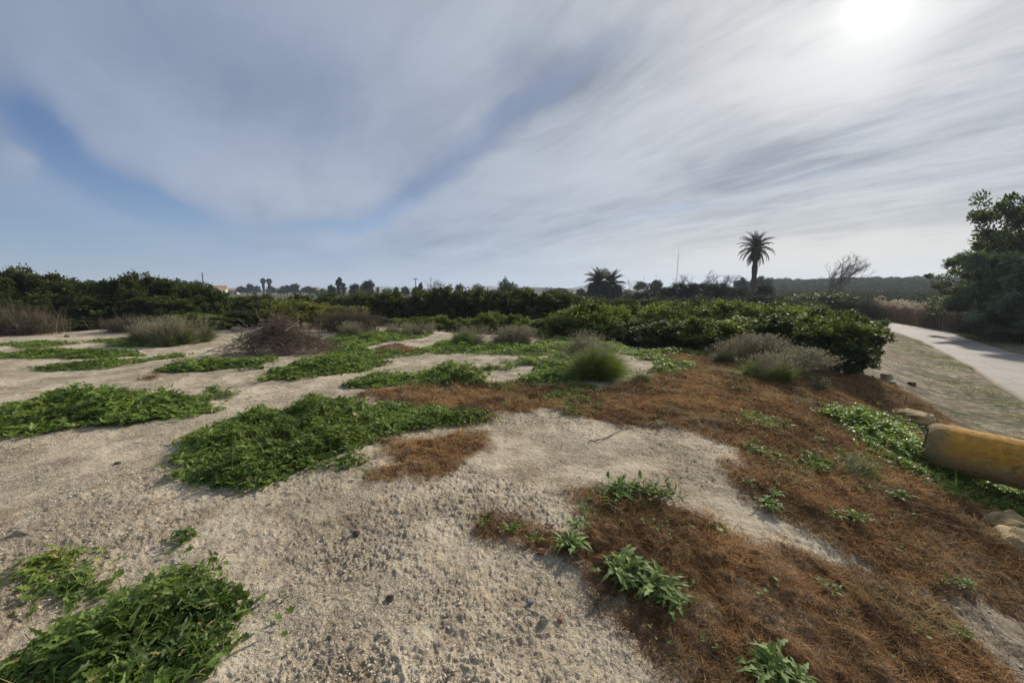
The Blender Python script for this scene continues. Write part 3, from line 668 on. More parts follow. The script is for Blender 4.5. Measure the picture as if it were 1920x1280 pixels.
for a in [
    (1070, 1035, .17, 26, 'd', 'flat leafy rosette with pale ribs left of the big thistle'), (1085, 995, .12, 16, 't', 'small rosette just behind the pale ribbed rosette'),
    (1165, 1085, .24, 30, 't', 'big upright toothed thistle on the left edge of the brown mat'), (1225, 1115, .22, 28, 't', 'big toothed thistle right beside the upright one'),
    (1260, 1140, .16, 18, 't', 'low toothed thistle at the right foot of the big pair'), (960, 1000, .11, 13, 't', 'star shaped rosette at the tip of the dark brown tongue'),
    (905, 992, .08, 8, 't', 'smallest sprig at the very left tip of the brown tongue'), (1000, 1022, .08, 9, 't', 'tiny star rosette next to a reddish stone'),
    (1095, 965, .09, 10, 'd', 'small sprig on the soil left of the round leafy clump'), (1443, 955, .15, 22, 'd', 'round leaved rosette alone on the bare path edge'), (1455, 935, .11, 14, 'd', 'smaller round leaved rosette behind the path edge one'),
    (1400, 912, .09, 9, 't', 'pale grey star rosette at the edge of the bare path'), (1600, 980, .16, 24, 't', 'spreading toothed rosette in the middle of the brown slope'), (1560, 975, .11, 14, 't', 'small rosette left of the spreading toothed one'),
    (1680, 935, .15, 22, 'd', 'green rosette on the brown slope below the weed band'), (1625, 920, .07, 8, 't', 'tiny pale rosette on the upper brown slope'), (1805, 1105, .12, 14, 't', 'lone rosette low on the right brown slope'),
    (1550, 1115, .12, 12, 'd', 'grassy sprig in the middle of the near brown mat'), (1800, 1200, .09, 10, 't', 'small dark rosette at the lower right path'), (1440, 1270, .19, 26, 't', 'toothed thistle cut by the bottom edge of the view'),
    (1490, 1290, .15, 20, 't', 'second toothed thistle cut by the bottom edge of the view'), (1540, 830, .09, 12, 'd', 'rosette below the head of the bright weed band'), (1480, 795, .08, 10, 't', 'small rosette high on the brown slope'),
    (1845, 735, .10, 10, 'd', 'small green plant on the road verge'), (1220, 732, .10, 12, 'd', 'pale sprig on brown cover right of the big grass tuft'), (1115, 778, .09, 10, 'd', 'sprig at the lower end of the creeping weeds')]:
    rosette(*a)

# seedlings coming up through the dead cover
sp = Soup()
for p in (BROWN[0], BROWN[4]):
    x, y, d = sample_poly(p, 9, 3.5, .8); k = d > .05; x, y = x[k], y[k]
    for cx, cy in zip(x, y):
        n = int(rng.integers(3, 9)); a = rng.uniform(0, 2 * pi, n); rr_ = .02 + .03 * rng.random()
        px_, py_ = cx + rr_ * np.cos(a), cy + rr_ * np.sin(a)
        stamp(sp, *MALLOW, np.stack([px_, py_, H(px_, py_) + .035 + .02 * rng.random(n)], 1), np.stack([np.cos(a), np.sin(a), rng.normal(.2, .3, n)], 1), np.tile([0, 0, 1.], (n, 1)) + rng.normal(0, .3, (n, 3)), rng.uniform(.012, .034, n) * max(1, cy / 4), np.clip(rng.normal(.5, .25, n), 0, .95))
tag(obj('seedlings', sp.mesh('seedlings'), M_weed, None), 'tiny green seedlings dotted through the rust brown cover', 'seedlings', kind='stuff')

# ------------------------------------------------------------------ grass tufts
def tuft(px, py, w_, h_, nb, ns, green, label, sub=5, lean=0.0, plume=1.0):
    q = at(px, py); root = empty('grass_tuft', (q[0], q[1], float(H(*q))))
    sp = Soup()
    cx = rng.normal(0, w_ * .26, sub); cy = rng.normal(0, w_ * .16, sub); kk = rng.integers(0, sub, nb); sl = rng.normal(0, .28, (sub, 2)); sh = rng.uniform(.55, 1.1, sub)
    a = rng.uniform(0, 2 * pi, nb); tl = np.abs(rng.normal(.0, .55, nb))
    b = np.stack([cx[kk] + rng.normal(0, .05, nb), cy[kk] + rng.normal(0, .05, nb), np.full(nb, -.01)], 1)
    d = np.stack([np.cos(a) * tl + lean + sl[kk, 0], np.sin(a) * tl + sl[kk, 1], np.ones(nb)], 1); ln = h_ * rng.uniform(.35, 1.0, nb) * sh[kk]
    cu = np.stack([np.cos(a) * tl * .5 + lean * .6, np.sin(a) * tl * .5, -.25 * tl - .08], 1)
    ribbons(sp, b, d, ln, rng.uniform(.004, .008, nb) * max(1, q[1] / 7), cu, 4, np.clip(rng.normal(.4, .25, nb), 0, 1))
    obj('blades', sp.mesh('blades'), green, root)
    if ns:
        sp = Soup(); kk = rng.integers(0, sub, ns); a = rng.uniform(0, 2 * pi, ns); tl = np.abs(rng.normal(0, .45, ns))
        b = np.stack([cx[kk] + rng.normal(0, .06, ns), cy[kk] + rng.normal(0, .06, ns), np.zeros(ns)], 1)
        d = np.stack([np.cos(a) * tl + lean * 1.3, np.sin(a) * tl, np.ones(ns)], 1)
        cu = np.stack([np.cos(a) * tl * .3 + lean * .8, np.sin(a) * tl * .3, -.12 + 0 * a], 1)
        ln = h_ * rng.uniform(.85, 1.35, ns)
        ribbons(sp, b, d, ln, np.full(ns, .0035) * max(1, q[1] / 6), cu, 4, np.clip(rng.normal(.5, .25, ns), 0, 1))
        dn_ = nrm(d); tip = b + dn_ * (ln * .9)[:, None] + cu * (ln * .81)[:, None]
        n2 = int(ns * 3 * plume); j = rng.integers(0, ns, n2)
        if n2: stamp(sp, LEAF[0], LEAF[1], tip[j] + rng.normal(0, .012, (n2, 3)) + (dn_[j] + cu[j]) * rng.uniform(-.03, .05, (n2, 1)), dn_[j] + cu[j] + rng.normal(0, .3, (n2, 3)), rng.normal(size=(n2, 3)), rng.uniform(.02, .045, n2), np.clip(rng.normal(.75, .2, n2), 0, 1))
        obj('seed_stems', sp.mesh('seed_stems'), M_straw, root)
    tag(root, label, 'grass tuft', 'grass tufts standing on the open ground')
for a in [
    (1112, 708, .54, .70, 13000, 320, M_grass, 'largest round green grass tuft near the middle of the clearing', 8, 0, .3),
    (1098, 668, .34, .60, 1200, 350, M_grass2, 'grey green grass tuft right behind the largest round tuft', 3, 0, .3),
    (1190, 716, .42, .20, 1400, 80, M_grass2, 'low flat grass tuft at the right foot of the largest round tuft', 4, .2, .3),
    (1222, 655, .50, .36, 1700, 260, M_grass, 'left one of the twin small tufts by the orange bushes', 4, 0, .3),
    (1265, 658, .40, .30, 1500, 100, M_grass, 'right one of the twin small tufts by the orange bushes', 4, 0, .2),
    (1358, 680, .36, .42, 1800, 240, M_grass2, 'short tuft on the left of the plumed grass clump', 3, 0, .5),
    (1430, 712, .44, .44, 2600, 420, M_grass, 'green hearted tuft with pale plumes in front of the orange bushes', 5, .12, .8),
    (1475, 706, .60, .55, 1300, 1300, M_grass2, 'wide pale plumed tuft leaning right beside the corner bush', 6, .45, 1.0),
    (1400, 680, .60, .60, 900, 1100, M_grass2, 'pale plumed tuft behind the green hearted one', 6, .15, 1.0),
    (1525, 728, .30, .20, 900, 60, M_grass2, 'small dark tuft at the right end of the plumed grasses', 3, .3, .3),
    (1590, 700, .5, .26, 500, 350, M_straw, 'straw coloured tuft against the corner bush', 5, .5, .6),
    (880, 645, .80, .50, 4600, 300, M_grass, 'bright green mound of grass left of the dry brown grass', 6, 0, .3),
    (950, 648, 1.3, .50, 1600, 1100, M_straw, 'dry brown grass clump in the centre of the far edge', 9, .15, .8),
    (905, 622, 1.0, .75, 700, 800, M_straw, 'tall pale dry grass behind the bright green mound', 6, 0, .8),
    (650, 632, .90, .50, 2200, 400, M_grass2, 'olive grass tuft right of the brush pile', 7, 0, .4),
    (685, 636, .35, .34, 900, 40, M_grass, 'small green tuft right beside the olive one', 3, 0, .3),
    (325, 645, 1.1, .78, 8000, 900, M_grass2, 'large rounded olive grass mound left of the brush pile', 10, 0, .4),
    (300, 640, .8, .55, 1200, 500, M_straw, 'dry stems at the back left of the large olive mound', 6, -.1, .4),
    (775, 628, 1.6, .40, 900, 900, M_straw, 'low dry stalks along the foot of the far orange bushes', 12, 0, .4),
    (1080, 640, .9, .35, 400, 500, M_straw, 'sparse dry stalks behind the largest round tuft', 6, 0, .5),
    (1600, 885, .28, .16, 1500, 60, M_grass2, 'small olive grass tussock on the brown slope', 3, .2, .3)]:
    tuft(*a)

# ------------------------------------------------------------------ dry shrubs and brush pile
def twig_shrub(name, loc, rx, ry, h_, n, m, label, cat, lw=.008, grp=None):
    sp = Soup(); b = np.stack([rng.normal(0, rx * .3, n), rng.normal(0, ry * .3, n), np.full(n, 0.)], 1)
    a = rng.uniform(0, 2 * pi, n); tl = np.abs(rng.normal(0, .55, n)); d = np.stack([np.cos(a) * tl, np.sin(a) * tl, np.ones(n)], 1)
    ribbons(sp, b, d * [rx / h_, ry / h_, 1], h_ * rng.uniform(.5, 1.05, n), np.full(n, lw), rng.normal(0, .22, (n, 3)), 4, rng.random(n))
    n2 = n * 3; j = rng.integers(0, n, n2); dd = nrm(d * [rx / h_, ry / h_, 1]); t = rng.uniform(.3, .9, n2) * h_ * .8
    ribbons(sp, b[j] + dd[j] * t[:, None], dd[j] + rng.normal(0, .6, (n2, 3)), h_ * rng.uniform(.08, .3, n2), np.full(n2, lw * .7), rng.normal(0, .3, (n2, 3)), 2, rng.random(n2))
    o = obj(name, sp.mesh(name), m, None, loc); tag(o, label, cat, grp); return o
def gp(px, py, dz=0.): q = at(px, py); return (q[0], q[1], float(H(*q)) + dz)
q = gp(25, 626); twig_shrub('dry_shrub', q, 2.0, 1.1, 1.0, 2600, M_drysh, 'grey brown dry shrub at the far left edge before the orange trees', 'shrub', .014)
q = gp(255, 622); twig_shrub('dry_shrub', q, 1.6, .7, .65, 1200, M_drysh, 'low dry brown scrub behind the large olive grass mound', 'shrub', .012)
q = gp(655, 622); twig_shrub('dry_shrub', q, 1.6, .8, .9, 1500, M_drysh, 'reddish dry shrub between the brush pile and the far bushes', 'shrub', .012)

def brush_pile():
    c = at(525, 662); cz = float(H(*c)); root = empty('brush_pile', (c[0], c[1], cz))
    sp = Soup(); R = random.Random(5)
    def hump(x, y): return (.85 + .35 * math.sin(x * 5 + 1) * math.cos(y * 4)) * .80 * math.exp(-((x + .05) / .80) ** 2 - (y / .65) ** 2) + .38 * math.exp(-((x - .75) / .5) ** 2 - (y / .5) ** 2) + .28 * math.exp(-((x + .8) / .5) ** 2 - (y / .5) ** 2)
    for k in range(2600):
        x = R.gauss(0, .52) + (.55 if R.random() < .28 else 0); y = R.gauss(0, .38)
        if abs(x) > 1.45: continue
        z = hump(x, y) * R.random() ** .5 + .02
        a = R.gauss(0, 1.1) + (pi if R.random() < .5 else 0); L = R.uniform(.10, .62); sl = R.gauss(-.05, .5)
        d = np.array([cos(a), sin(a), sl]); bend = np.array([R.gauss(0, .25), R.gauss(0, .25), R.gauss(-.12, .2)])
        pts = [np.array([x, y, z]) + d * L * (t - .5) + bend * L * (t - .5) ** 2 for t in (0, .25, .5, .75, 1)]
        for p_ in pts: p_[2] = max(p_[2], .01)
        w0 = R.uniform(.003, .008) if R.random() < .93 else R.uniform(.010, .016)
        tube(sp, pts, np.linspace(w0, w0 * .35, 5), 3, R.random() ** 1.5)
    obj('twigs', sp.mesh('twigs'), M_brush, root)
    # leading branches, in metres from the middle (x right, z up)
    def br(pts, w0, m=M_twig, y=-.35):
        s_ = Soup(); P_ = np.array([(p_[0], p_[2] if len(p_) > 2 else y, p_[1]) for p_ in pts], float)
        t = np.linspace(0, len(P_) - 1, 4 * len(P_)); P2 = np.stack([np.interp(t, np.arange(len(P_)), P_[:, i]) for i in range(3)], 1)
        P2[1:-1] += rng.normal(0, .007, P2[1:-1].shape)
        tube(s_, P2, np.linspace(w0, w0 * .4, len(P2)), 5, .7); obj('branch', s_.mesh('branch', True), m, root)
    br([(.60, .08, -.5), (.20, .35, -.45), (-.25, .60, -.4), (-.52, .72, -.4), (-.72, .92, -.4)], .017)
    br([(-.05, .50, -.3), (-.12, .78, -.3), (-.30, .95, -.3), (-.36, 1.16, -.25)], .015)
    br([(-.02, .62, -.3), (.10, .86), (.02, 1.05, -.2)], .012)
    br([(.38, .60, -.35), (.72, .86, -.3)], .022, M_pale)
    br([(-.26, .86, -.33), (-.12, .88, -.36)], .02, M_pale)
    br([(-.28, .62, -.40), (.02, .60, -.42), (.0, .82, -.38)], .016)
    br([(-.85, .38, -.2), (-.78, .58, -.2), (-.84, .76, -.2)], .012)
    br([(-.75, .42, -.5), (-.40, .30, -.55), (-.15, .02, -.65), (.05, -.0, -.8)], .014)
    br([(.35, .10, -.6), (.22, .0, -.7), (.05, .01, -.75)], .012)
    br([(.9, .45, -.2), (1.2, .40), (1.4, .25)], .012); br([(-.9, .25), (-1.35, .18), (-1.75, .03)], .013)
    br([(.2, .75, .1), (.4, 1.0, .1), (.38, 1.15, .1)], .01)
    tag(root, 'tangled pile of cut branches and brown brush on the clearing', 'brush pile')
brush_pile()

# ------------------------------------------------------------------ trees with leafy crowns
def crown_mesh(name, rx, ry, rz, cz, clumps, per, leaf, seed, core=.35, flat=0.3, sprig=.0, droop=-.1, clump_r=.2, tpl=LEAF, tv=.16):
    R_ = np.random.default_rng(seed); sp = Soup()
    v = nrm(R_.normal(size=(clumps, 3))); v[:, 2] = np.where(v[:, 2] < -.65, -v[:, 2], v[:, 2])
    lob = 1 + .16 * np.sin(v[:, 0] * 3.1 + seed) + .14 * np.sin(v[:, 1] * 4.3 + seed * 2) + .12 * np.sin(v[:, 2] * 5 + seed * 1.3)
    rad = lob * np.where(R_.random(clumps) < .72, R_.uniform(.72, 1.12, clumps), R_.uniform(core, .8, clumps))
    cen = v * rad[:, None] * [rx, ry, rz] + [0, 0, cz]; cr = (rx * ry * rz) ** (1 / 3) * clump_r * R_.uniform(.6, 1.35, clumps)
    n = clumps * per; k = np.repeat(np.arange(clumps), per)
    off = R_.normal(size=(n, 3)); off = nrm(off) * (R_.random((n, 1)) ** .5); off[:, 2] *= 1 - flat
    pos = cen[k] + off * cr[k][:, None]
    if sprig: # upright shoots
        up = R_.random(n) < .25; pos[up, 2] += R_.random(up.sum()) * sprig
    outw = nrm(pos - [0, 0, cz])
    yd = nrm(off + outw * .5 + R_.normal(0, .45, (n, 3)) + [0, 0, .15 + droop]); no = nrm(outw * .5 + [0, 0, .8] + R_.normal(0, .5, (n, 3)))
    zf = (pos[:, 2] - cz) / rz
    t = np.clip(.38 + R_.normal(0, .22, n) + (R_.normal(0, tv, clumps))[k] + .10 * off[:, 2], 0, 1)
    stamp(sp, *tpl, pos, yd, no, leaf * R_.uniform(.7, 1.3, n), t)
    return sp.mesh(name)
def trunk_mesh(hgt, r0, limbs, spread, seed, lean=0, r1=None):
    R_ = random.Random(seed); sp = Soup()
    top = np.array([lean, 0, hgt])
    tube(sp, [(0, 0, -.15), (0, 0, 0), (lean * .3, .02, hgt * .35), (lean * .7, -.02, hgt * .7), top], [r0 * 1.3, r0, r0 * .8, r0 * .65, r0 * .5], 8)
    for i in range(limbs):
        a = 2 * pi * i / limbs + R_.uniform(-.4, .4); b = np.array([lean * .6, 0, hgt * R_.uniform(.45, .95)])
        e = b + np.array([cos(a) * spread, sin(a) * spread, hgt * R_.uniform(.35, .9)]) * R_.uniform(.7, 1.1)
        m = (b + e) / 2 + [0, 0, -.1 * hgt]
        tube(sp, [b, m, e], [r0 * .5, r0 * .34, r0 * .12], 6)
        for j in range(3):
            e2 = m + (e - m) * R_.uniform(.2, .9); tube(sp, [e2, e2 + np.array([R_.uniform(-.4, .4) * spread, R_.uniform(-.4, .4) * spread, R_.uniform(.1, .5) * spread])], [r0 * .18, r0 * .06], 4)
    return sp.mesh('trunk', True)
STORE = {}
DIM = {}
def proto(key, cm, tm, mc, mt=M_bark):
    STORE[key] = (cm, tm, mc, mt)
    co = np.empty(len(cm.vertices) * 3, np.float32); cm.vertices.foreach_get('co', co); co = co.reshape(-1, 3)
    DIM[key] = (float(np.percentile(co[:, 2], 99.7)), float(np.percentile(np.abs(co[:, 0]), 99) + np.percentile(np.abs(co[:, 1]), 99)))
    if not cm.materials: cm.materials.append(mc)
    if not tm.materials: tm.materials.append(mt)
def plant(name, key, loc, rz, sc, label, cat, group=None):
    cm, tm, mc, mt = STORE[key]
    r = empty(name, loc, rz, sc); obj('trunk', tm, mt, r); obj('crown', cm, mc, r)
    tag(r, label, cat, group); return r
# citrus: unit trees, 2 m tall, 2.2 m wide
for i in range(5):
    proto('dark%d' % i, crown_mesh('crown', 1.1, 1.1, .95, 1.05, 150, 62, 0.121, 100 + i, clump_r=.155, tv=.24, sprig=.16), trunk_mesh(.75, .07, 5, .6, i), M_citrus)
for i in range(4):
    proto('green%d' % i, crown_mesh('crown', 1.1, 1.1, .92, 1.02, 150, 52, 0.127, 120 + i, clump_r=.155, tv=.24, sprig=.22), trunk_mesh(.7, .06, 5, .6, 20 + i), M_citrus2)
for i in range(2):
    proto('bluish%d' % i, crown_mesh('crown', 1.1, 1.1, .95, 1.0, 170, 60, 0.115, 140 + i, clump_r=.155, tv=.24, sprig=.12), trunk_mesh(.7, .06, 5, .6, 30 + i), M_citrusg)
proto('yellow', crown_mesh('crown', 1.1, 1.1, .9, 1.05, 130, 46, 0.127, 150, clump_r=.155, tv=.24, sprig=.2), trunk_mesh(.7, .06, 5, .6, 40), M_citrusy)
def citrus(key, px, Y, top, wid, label, group=None, cat='orange tree', name='orange_tree'):
    t = away(px, Y, top); g = float(H(t[0], t[1])); hgt = max(t[2] - g, .4) / DIM[key][0]; s = wid / DIM[key][1]
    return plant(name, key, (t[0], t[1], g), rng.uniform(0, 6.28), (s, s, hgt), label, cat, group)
G1 = 'tall dark orange trees on the left of the orchard'; L1 = 'dark orange tree in the tall unbroken row across the left'
for px, Y, top, wid, k, lab in [(-75, 17.5, 510, 3.0, 0, 'dark orange tree mostly outside the left edge of the view'), (8, 17.5, 512, 2.4, 1, 'dark tall orange tree cut by the left edge of the view'), (42, 18, 502, 2.2, 2, 'tallest leafy orange tree at the far left with raised shoots'), (85, 18.5, 515, 2.4, 3, 'dark orange tree right of the tallest far left one'),
    (130, 19, 528, 2.6, 4, 'dark orange tree under the small round far tree at the left'), (180, 19.5, 531, 2.4, 0, 'dark orange tree in the dip between the two left humps'), (222, 19, 521, 2.2, 1, 'dark orange tree on the left flank of the second hump'), (252, 19, 512, 2.2, 2, 'rounded tall orange tree topping the second hump of the left row'),
    (288, 19.5, 520, 2.2, 3, 'dark orange tree on the right flank of the second hump'), (325, 20, 526, 2.4, 4, 'dark orange tree below the round far tree right of the second hump'), (362, 21, 533, 2.4, 0, 'dark orange tree under the thick short pole'), (392, 21.5, 541, 2.0, 1, 'last dark orange tree at the right end of the tall left row'),
    (20, 16.6, 548, 3.0, 4, 'dark orange tree in front of the tallest far left one'), (110, 17.5, 552, 3.0, 2, 'broad dark orange tree in front of the first dip'), (205, 18.0, 552, 3.0, 3, 'broad dark orange tree in front of the second hump'), (300, 18.6, 556, 3.0, 1, 'broad dark orange tree behind the large olive mound')]:
    citrus('dark%d' % k, px, Y, top, wid, lab, G1)
G2 = 'dark orange trees across the middle of the orchard'; L2 = 'dark orange tree in the level row across the middle'
for px, Y, top, k, lab in [(440, 25, 556, 0, 'below the small white far house'), (500, 25, 553, 1, 'below the far twin fan palms'), (560, 25, 552, 2, 'below the dark far tree group'), (610, 25, 551, 3, 'just left of the cypresses'), (655, 24, 553, 4, 'below the tall pointed cypress'), (700, 23.5, 550, 0, 'below the larger round far tree'),
    (745, 23, 548, 1, 'below the small flat crowns'), (790, 22.5, 545, 2, 'below the rounded leafless tree'), (835, 22, 538, 3, 'rising slightly above the others'), (880, 21.5, 543, 4, 'below the dark round skyline tree'), (930, 21, 545, 0, 'below the soft green skyline tree'), (980, 20.5, 544, 1, 'right of the soft green skyline tree'),
    (1030, 20, 546, 2, 'below the flat bluish far tree'), (1075, 19.5, 551, 3, 'left of the short twin palms'), (1115, 19, 558, 4, 'directly below the short twin palms'), (1165, 24, 560, 0, 'right of the short twin palms'), (1220, 27, 559, 1, 'left of the lattice mast')]:
    citrus('dark%d' % k, px, Y, top, 2.9, 'dark orange tree of the level middle row ' + lab, G2)
G3 = 'leafy orange bushes on the right of the orchard'
for px, Y, top, wid, key, lab in [
    (1075, 14.3, 574, 2.3, 'green0', 'light leaved orange bush with bare low stems at the left of the right group'), (1110, 13.6, 568, 2.2, 'green1', 'pale tipped orange bush below the short twin palms'),
    (1160, 14.5, 574, 2.3, 'green2', 'pale tipped orange bush right of the one below the palms'), (1190, 13.0, 600, 1.8, 'bluish0', 'low blue green orange bush in front of the pale tipped ones'),
    (1235, 15, 572, 2.6, 'green3', 'light leaved orange bush left of and below the lattice mast'), (1300, 15, 569, 2.6, 'green0', 'light leaved orange bush right of and below the lattice mast'), (1365, 15, 568, 2.6, 'green1', 'light leaved orange bush below the windswept leafless tree'), (1430, 14.5, 571, 2.6, 'green2', 'light leaved orange bush directly below the tall palm'), (1490, 14, 574, 2.6, 'green3', 'light leaved orange bush right of the tall palm foot'),
    (1300, 19, 563, 2.8, 'dark1', 'dark orange bush in the back row right of the lattice mast'), (1380, 19, 564, 2.8, 'green2', None), (1450, 18.5, 567, 2.8, 'dark3', 'dark orange bush in the back row below the tall palm'), (1525, 17, 572, 2.6, 'green0', None), (1240, 20, 565, 2.8, 'green1', None),
    (1250, 11.8, 600, 2.0, 'bluish1', 'dark bluish orange bush right behind the twin small grass tufts'), (1310, 11.2, 596, 2.0, 'green1', 'front orange bush right of the twin small grass tufts'), (1370, 10.8, 600, 2.0, 'green3', 'front orange bush behind the short tuft left of the plumed grass'), (1430, 10.6, 598, 2.0, 'green0', 'front orange bush behind the green hearted plumed tuft'),
    (1480, 10.2, 592, 1.9, 'bluish0', 'blue green orange bush behind the leaning plumed grass'), (1530, 11, 579, 2.1, 'green2', None), (1545, 10.4, 577, 2.1, 'bluish1', 'dark glossy orange bush second from the road'),
    (1570, 9.0, 592, 1.5, 'green0', 'front orange bush left of the corner one'), (1598, 9.6, 585, 1.5, 'bluish0', 'rounded corner orange bush standing nearest to the road'), (1592, 8.6, 640, 1.1, 'bluish1', 'low dark skirt of leaves at the foot of the corner bush'),
    (1544, 8.9, 622, 1.3, 'bluish0', 'low dark orange bush behind the straw coloured tuft'), (1520, 9.3, 618, 1.4, 'green3', None)]:
    citrus(key, px, Y, top, wid, lab or 'light leaved orange bush, ' + {1380: 'back row under the windswept leafless tree', 1525: 'back row below the largest leafless tree', 1240: 'back row left of the lattice mast', 1530: 'front row left of the corner bushes', 1520: 'low at the front behind the leaning plumes'}[px], G3)
G4 = 'low orange bushes along the near edge of the orchard'
for px, Y, top, wid, key, lab in [
    (115, 16.2, 602, 2.2, 'green0', 'low orange bush beside the dry shrub at far left'), (185, 16.6, 602, 2.4, 'dark1', 'low dark orange bush behind the left weed strips'),
    (60, 17.0, 585, 2.2, 'dark2', 'low orange bush hidden behind the far left dry shrub'), (250, 17.5, 606, 1.6, 'dark3', 'small dark orange bush behind the large olive mound'),
    (365, 17.6, 587, 2.6, 'green1', 'green orange bush right of the large olive mound'), (425, 16.8, 590, 2.4, 'green2', 'green orange bush left of the brush pile'), (465, 17.5, 582, 2.0, 'dark4', 'dark orange bush just left of the brush pile top'),
    (560, 17.0, 562, 2.8, 'yellow', 'yellowing orange tree behind the brush pile'), (620, 18.0, 572, 2.6, 'yellow', 'brownish yellow orange tree right of the yellowest one'), (520, 19, 568, 2.4, 'dark0', 'dark orange tree left of the yellowing one'),
    (690, 18.0, 592, 1.8, 'bluish0', 'small blue green orange bush in the middle of the edge row'), (740, 18.2, 597, 1.6, 'green3', None), (780, 17.8, 594, 1.7, 'green1', None), (822, 17.2, 592, 1.7, 'green2', None),
    (868, 17.0, 596, 1.5, 'green0', None), (920, 16.0, 585, 1.9, 'green3', 'taller light orange bush behind the tall pale dry grass'), (965, 15.6, 590, 1.8, 'green1', None), (1015, 15.0, 600, 1.7, 'green2', 'light orange bush where dark shade opens behind the centre')]:
    citrus(key, px, Y, top, wid, lab or 'small light tipped orange bush, %s' % {740: 'first right of the blue green edge one', 780: 'second right of the blue green edge one', 822: 'under the highest of the middle row', 868: 'just left of the tall pale dry grass', 965: 'just right of the tall pale dry grass'}[px], G4)

# ------------------------------------------------------------------ right hand trees, shrubs, reeds
proto('big', crown_mesh('crown', 2.6, 2.6, 2.3, 3.6, 170, 150, .16, 201, core=.45, clump_r=.16, tv=.2), trunk_mesh(2.6, .17, 6, 1.5, 50), M_olive)
proto('big2', crown_mesh('crown', 2.4, 2.4, 2.6, 3.8, 160, 150, .16, 207, core=.45, clump_r=.15, tv=.2), trunk_mesh(2.8, .17, 6, 1.4, 51), M_olive)
FEATHER = ([(0, 0, 0), (-.07, .3, .02), (0, 1, -.35), (.07, .3, .02)], [(0, 2, 1), (0, 3, 2)])
proto('weep', crown_mesh('crown', 2.5, 2.5, 1.9, 2.4, 130, 200, .30, 211, core=.4, clump_r=.16, tv=.28, droop=-.6, tpl=FEATHER), trunk_mesh(1.9, .12, 6, 1.3, 52), M_mimosa)
def rtree(key, px, Y, top, hu, w0, wid, label, cat='tree', name='broadleaf_tree', grp=None):
    t = away(px, Y, top); g = float(H(t[0], t[1])); s = wid / DIM[key][1]
    return plant(name, key, (t[0], t[1], g), rng.uniform(0, 6.28), (s, s, (t[2] - g) / DIM[key][0]), label, cat, grp)
GR = 'trees beyond the road on the right'
rtree('big', 1975, 24, 352, 6.2, 5.2, 6.4, 'tallest dark tree cut by the right edge of the view', grp=GR)
rtree('big', 1925, 25, 430, 6.2, 5.2, 4.0, 'reddish dark crown in front of the tallest right tree', grp=GR)
rtree('big2', 1880, 22.5, 482, 6.4, 4.8, 4.6, 'rounded dark green tree leaning over the road from the right', grp=GR)
rtree('weep', 1950, 19.5, 470, 4.5, 5.0, 4.6, 'feathery grey green tree with arching pale sprays at the right edge', grp=GR, name='weeping_tree')
rtree('weep', 1985, 18.5, 560, 4.5, 5.0, 3.6, 'low feathery shrub right of the road edge', 'shrub', 'weeping_shrub', GR)
rtree('big', 1905, 21.5, 565, 6.2, 5.2, 3.2, 'dark underbrush bush at the foot of the rounded tree', 'shrub', 'roadside_shrub', GR)
rtree('big2', 1865, 24, 575, 6.4, 4.8, 2.6, 'dull green bush where reeds meet the dark trees', 'shrub', 'roadside_shrub', GR)
for px, Y, top, rx, n, lab in [(1800, 27, 558, 2.1, 3000, 'tall grey brown dry shrub between the reeds and the dark trees'), (1845, 24, 590, 1.7, 2200, 'lower grey brown dry shrub at the road edge'), (1765, 30, 575, 1.8, 1800, 'brown dry shrub behind the reed bed'),
                               (1890, 20.5, 610, 1.5, 1500, 'low dry brush below the feathery tree')]:
    t = away(px, Y, top); g = float(H(t[0], t[1])); twig_shrub('dry_shrub', (t[0], t[1], g), rx, rx * .8, t[2] - g, n, M_drysh, lab, 'shrub', .022)
# reed bed
sp = Soup(); sq = Soup(); N = 9000
u = rng.random(N); v = rng.random(N)
A_ = np.array([away(1640, 36, 600)[:2], away(1690, 30.5, 600)[:2], away(1745, 26.5, 600)[:2], away(1800, 24.0, 600)[:2]]); tt = u * 3
bx_ = np.interp(tt, range(4), A_[:, 0]) + 1.0 + v * 3.0; by_ = np.interp(tt, range(4), A_[:, 1]) + 1.0 + v * 3.5
hz = 1.15 + .35 * fbm(bx_ * .6, by_ * .6, 2, 61) + .3 * v; b = np.stack([bx_, by_, H(bx_, by_)], 1)
d = np.stack([rng.normal(0, .12, N), rng.normal(0, .12, N), np.ones(N)], 1); ln = hz * rng.uniform(.75, 1.05, N)
ribbons(sp, b, d, ln, rng.uniform(.018, .035, N), rng.normal(0, .08, (N, 3)), 3, rng.random(N))
k = rng.random(N) < .10; tip = b[k] + nrm(d[k]) * (ln[k] * .97)[:, None]; nk = k.sum()
for _ in range(6): stamp(sq, *LEAF, tip + rng.normal(0, .03, (nk, 3)) + [0, 0, .04], np.stack([rng.normal(.25, .3, nk), rng.normal(0, .3, nk), np.ones(nk)], 1), rng.normal(size=(nk, 3)), rng.uniform(.10, .20, nk), rng.random(nk))
r_ = obj('reed_bed', sp.mesh('reed_bed'), M_reed); tag(r_, 'reddish brown dry reed bed beyond the bend of the road', 'reeds', kind='stuff')
obj('plumes', sq.mesh('plumes'), M_plume, r_)
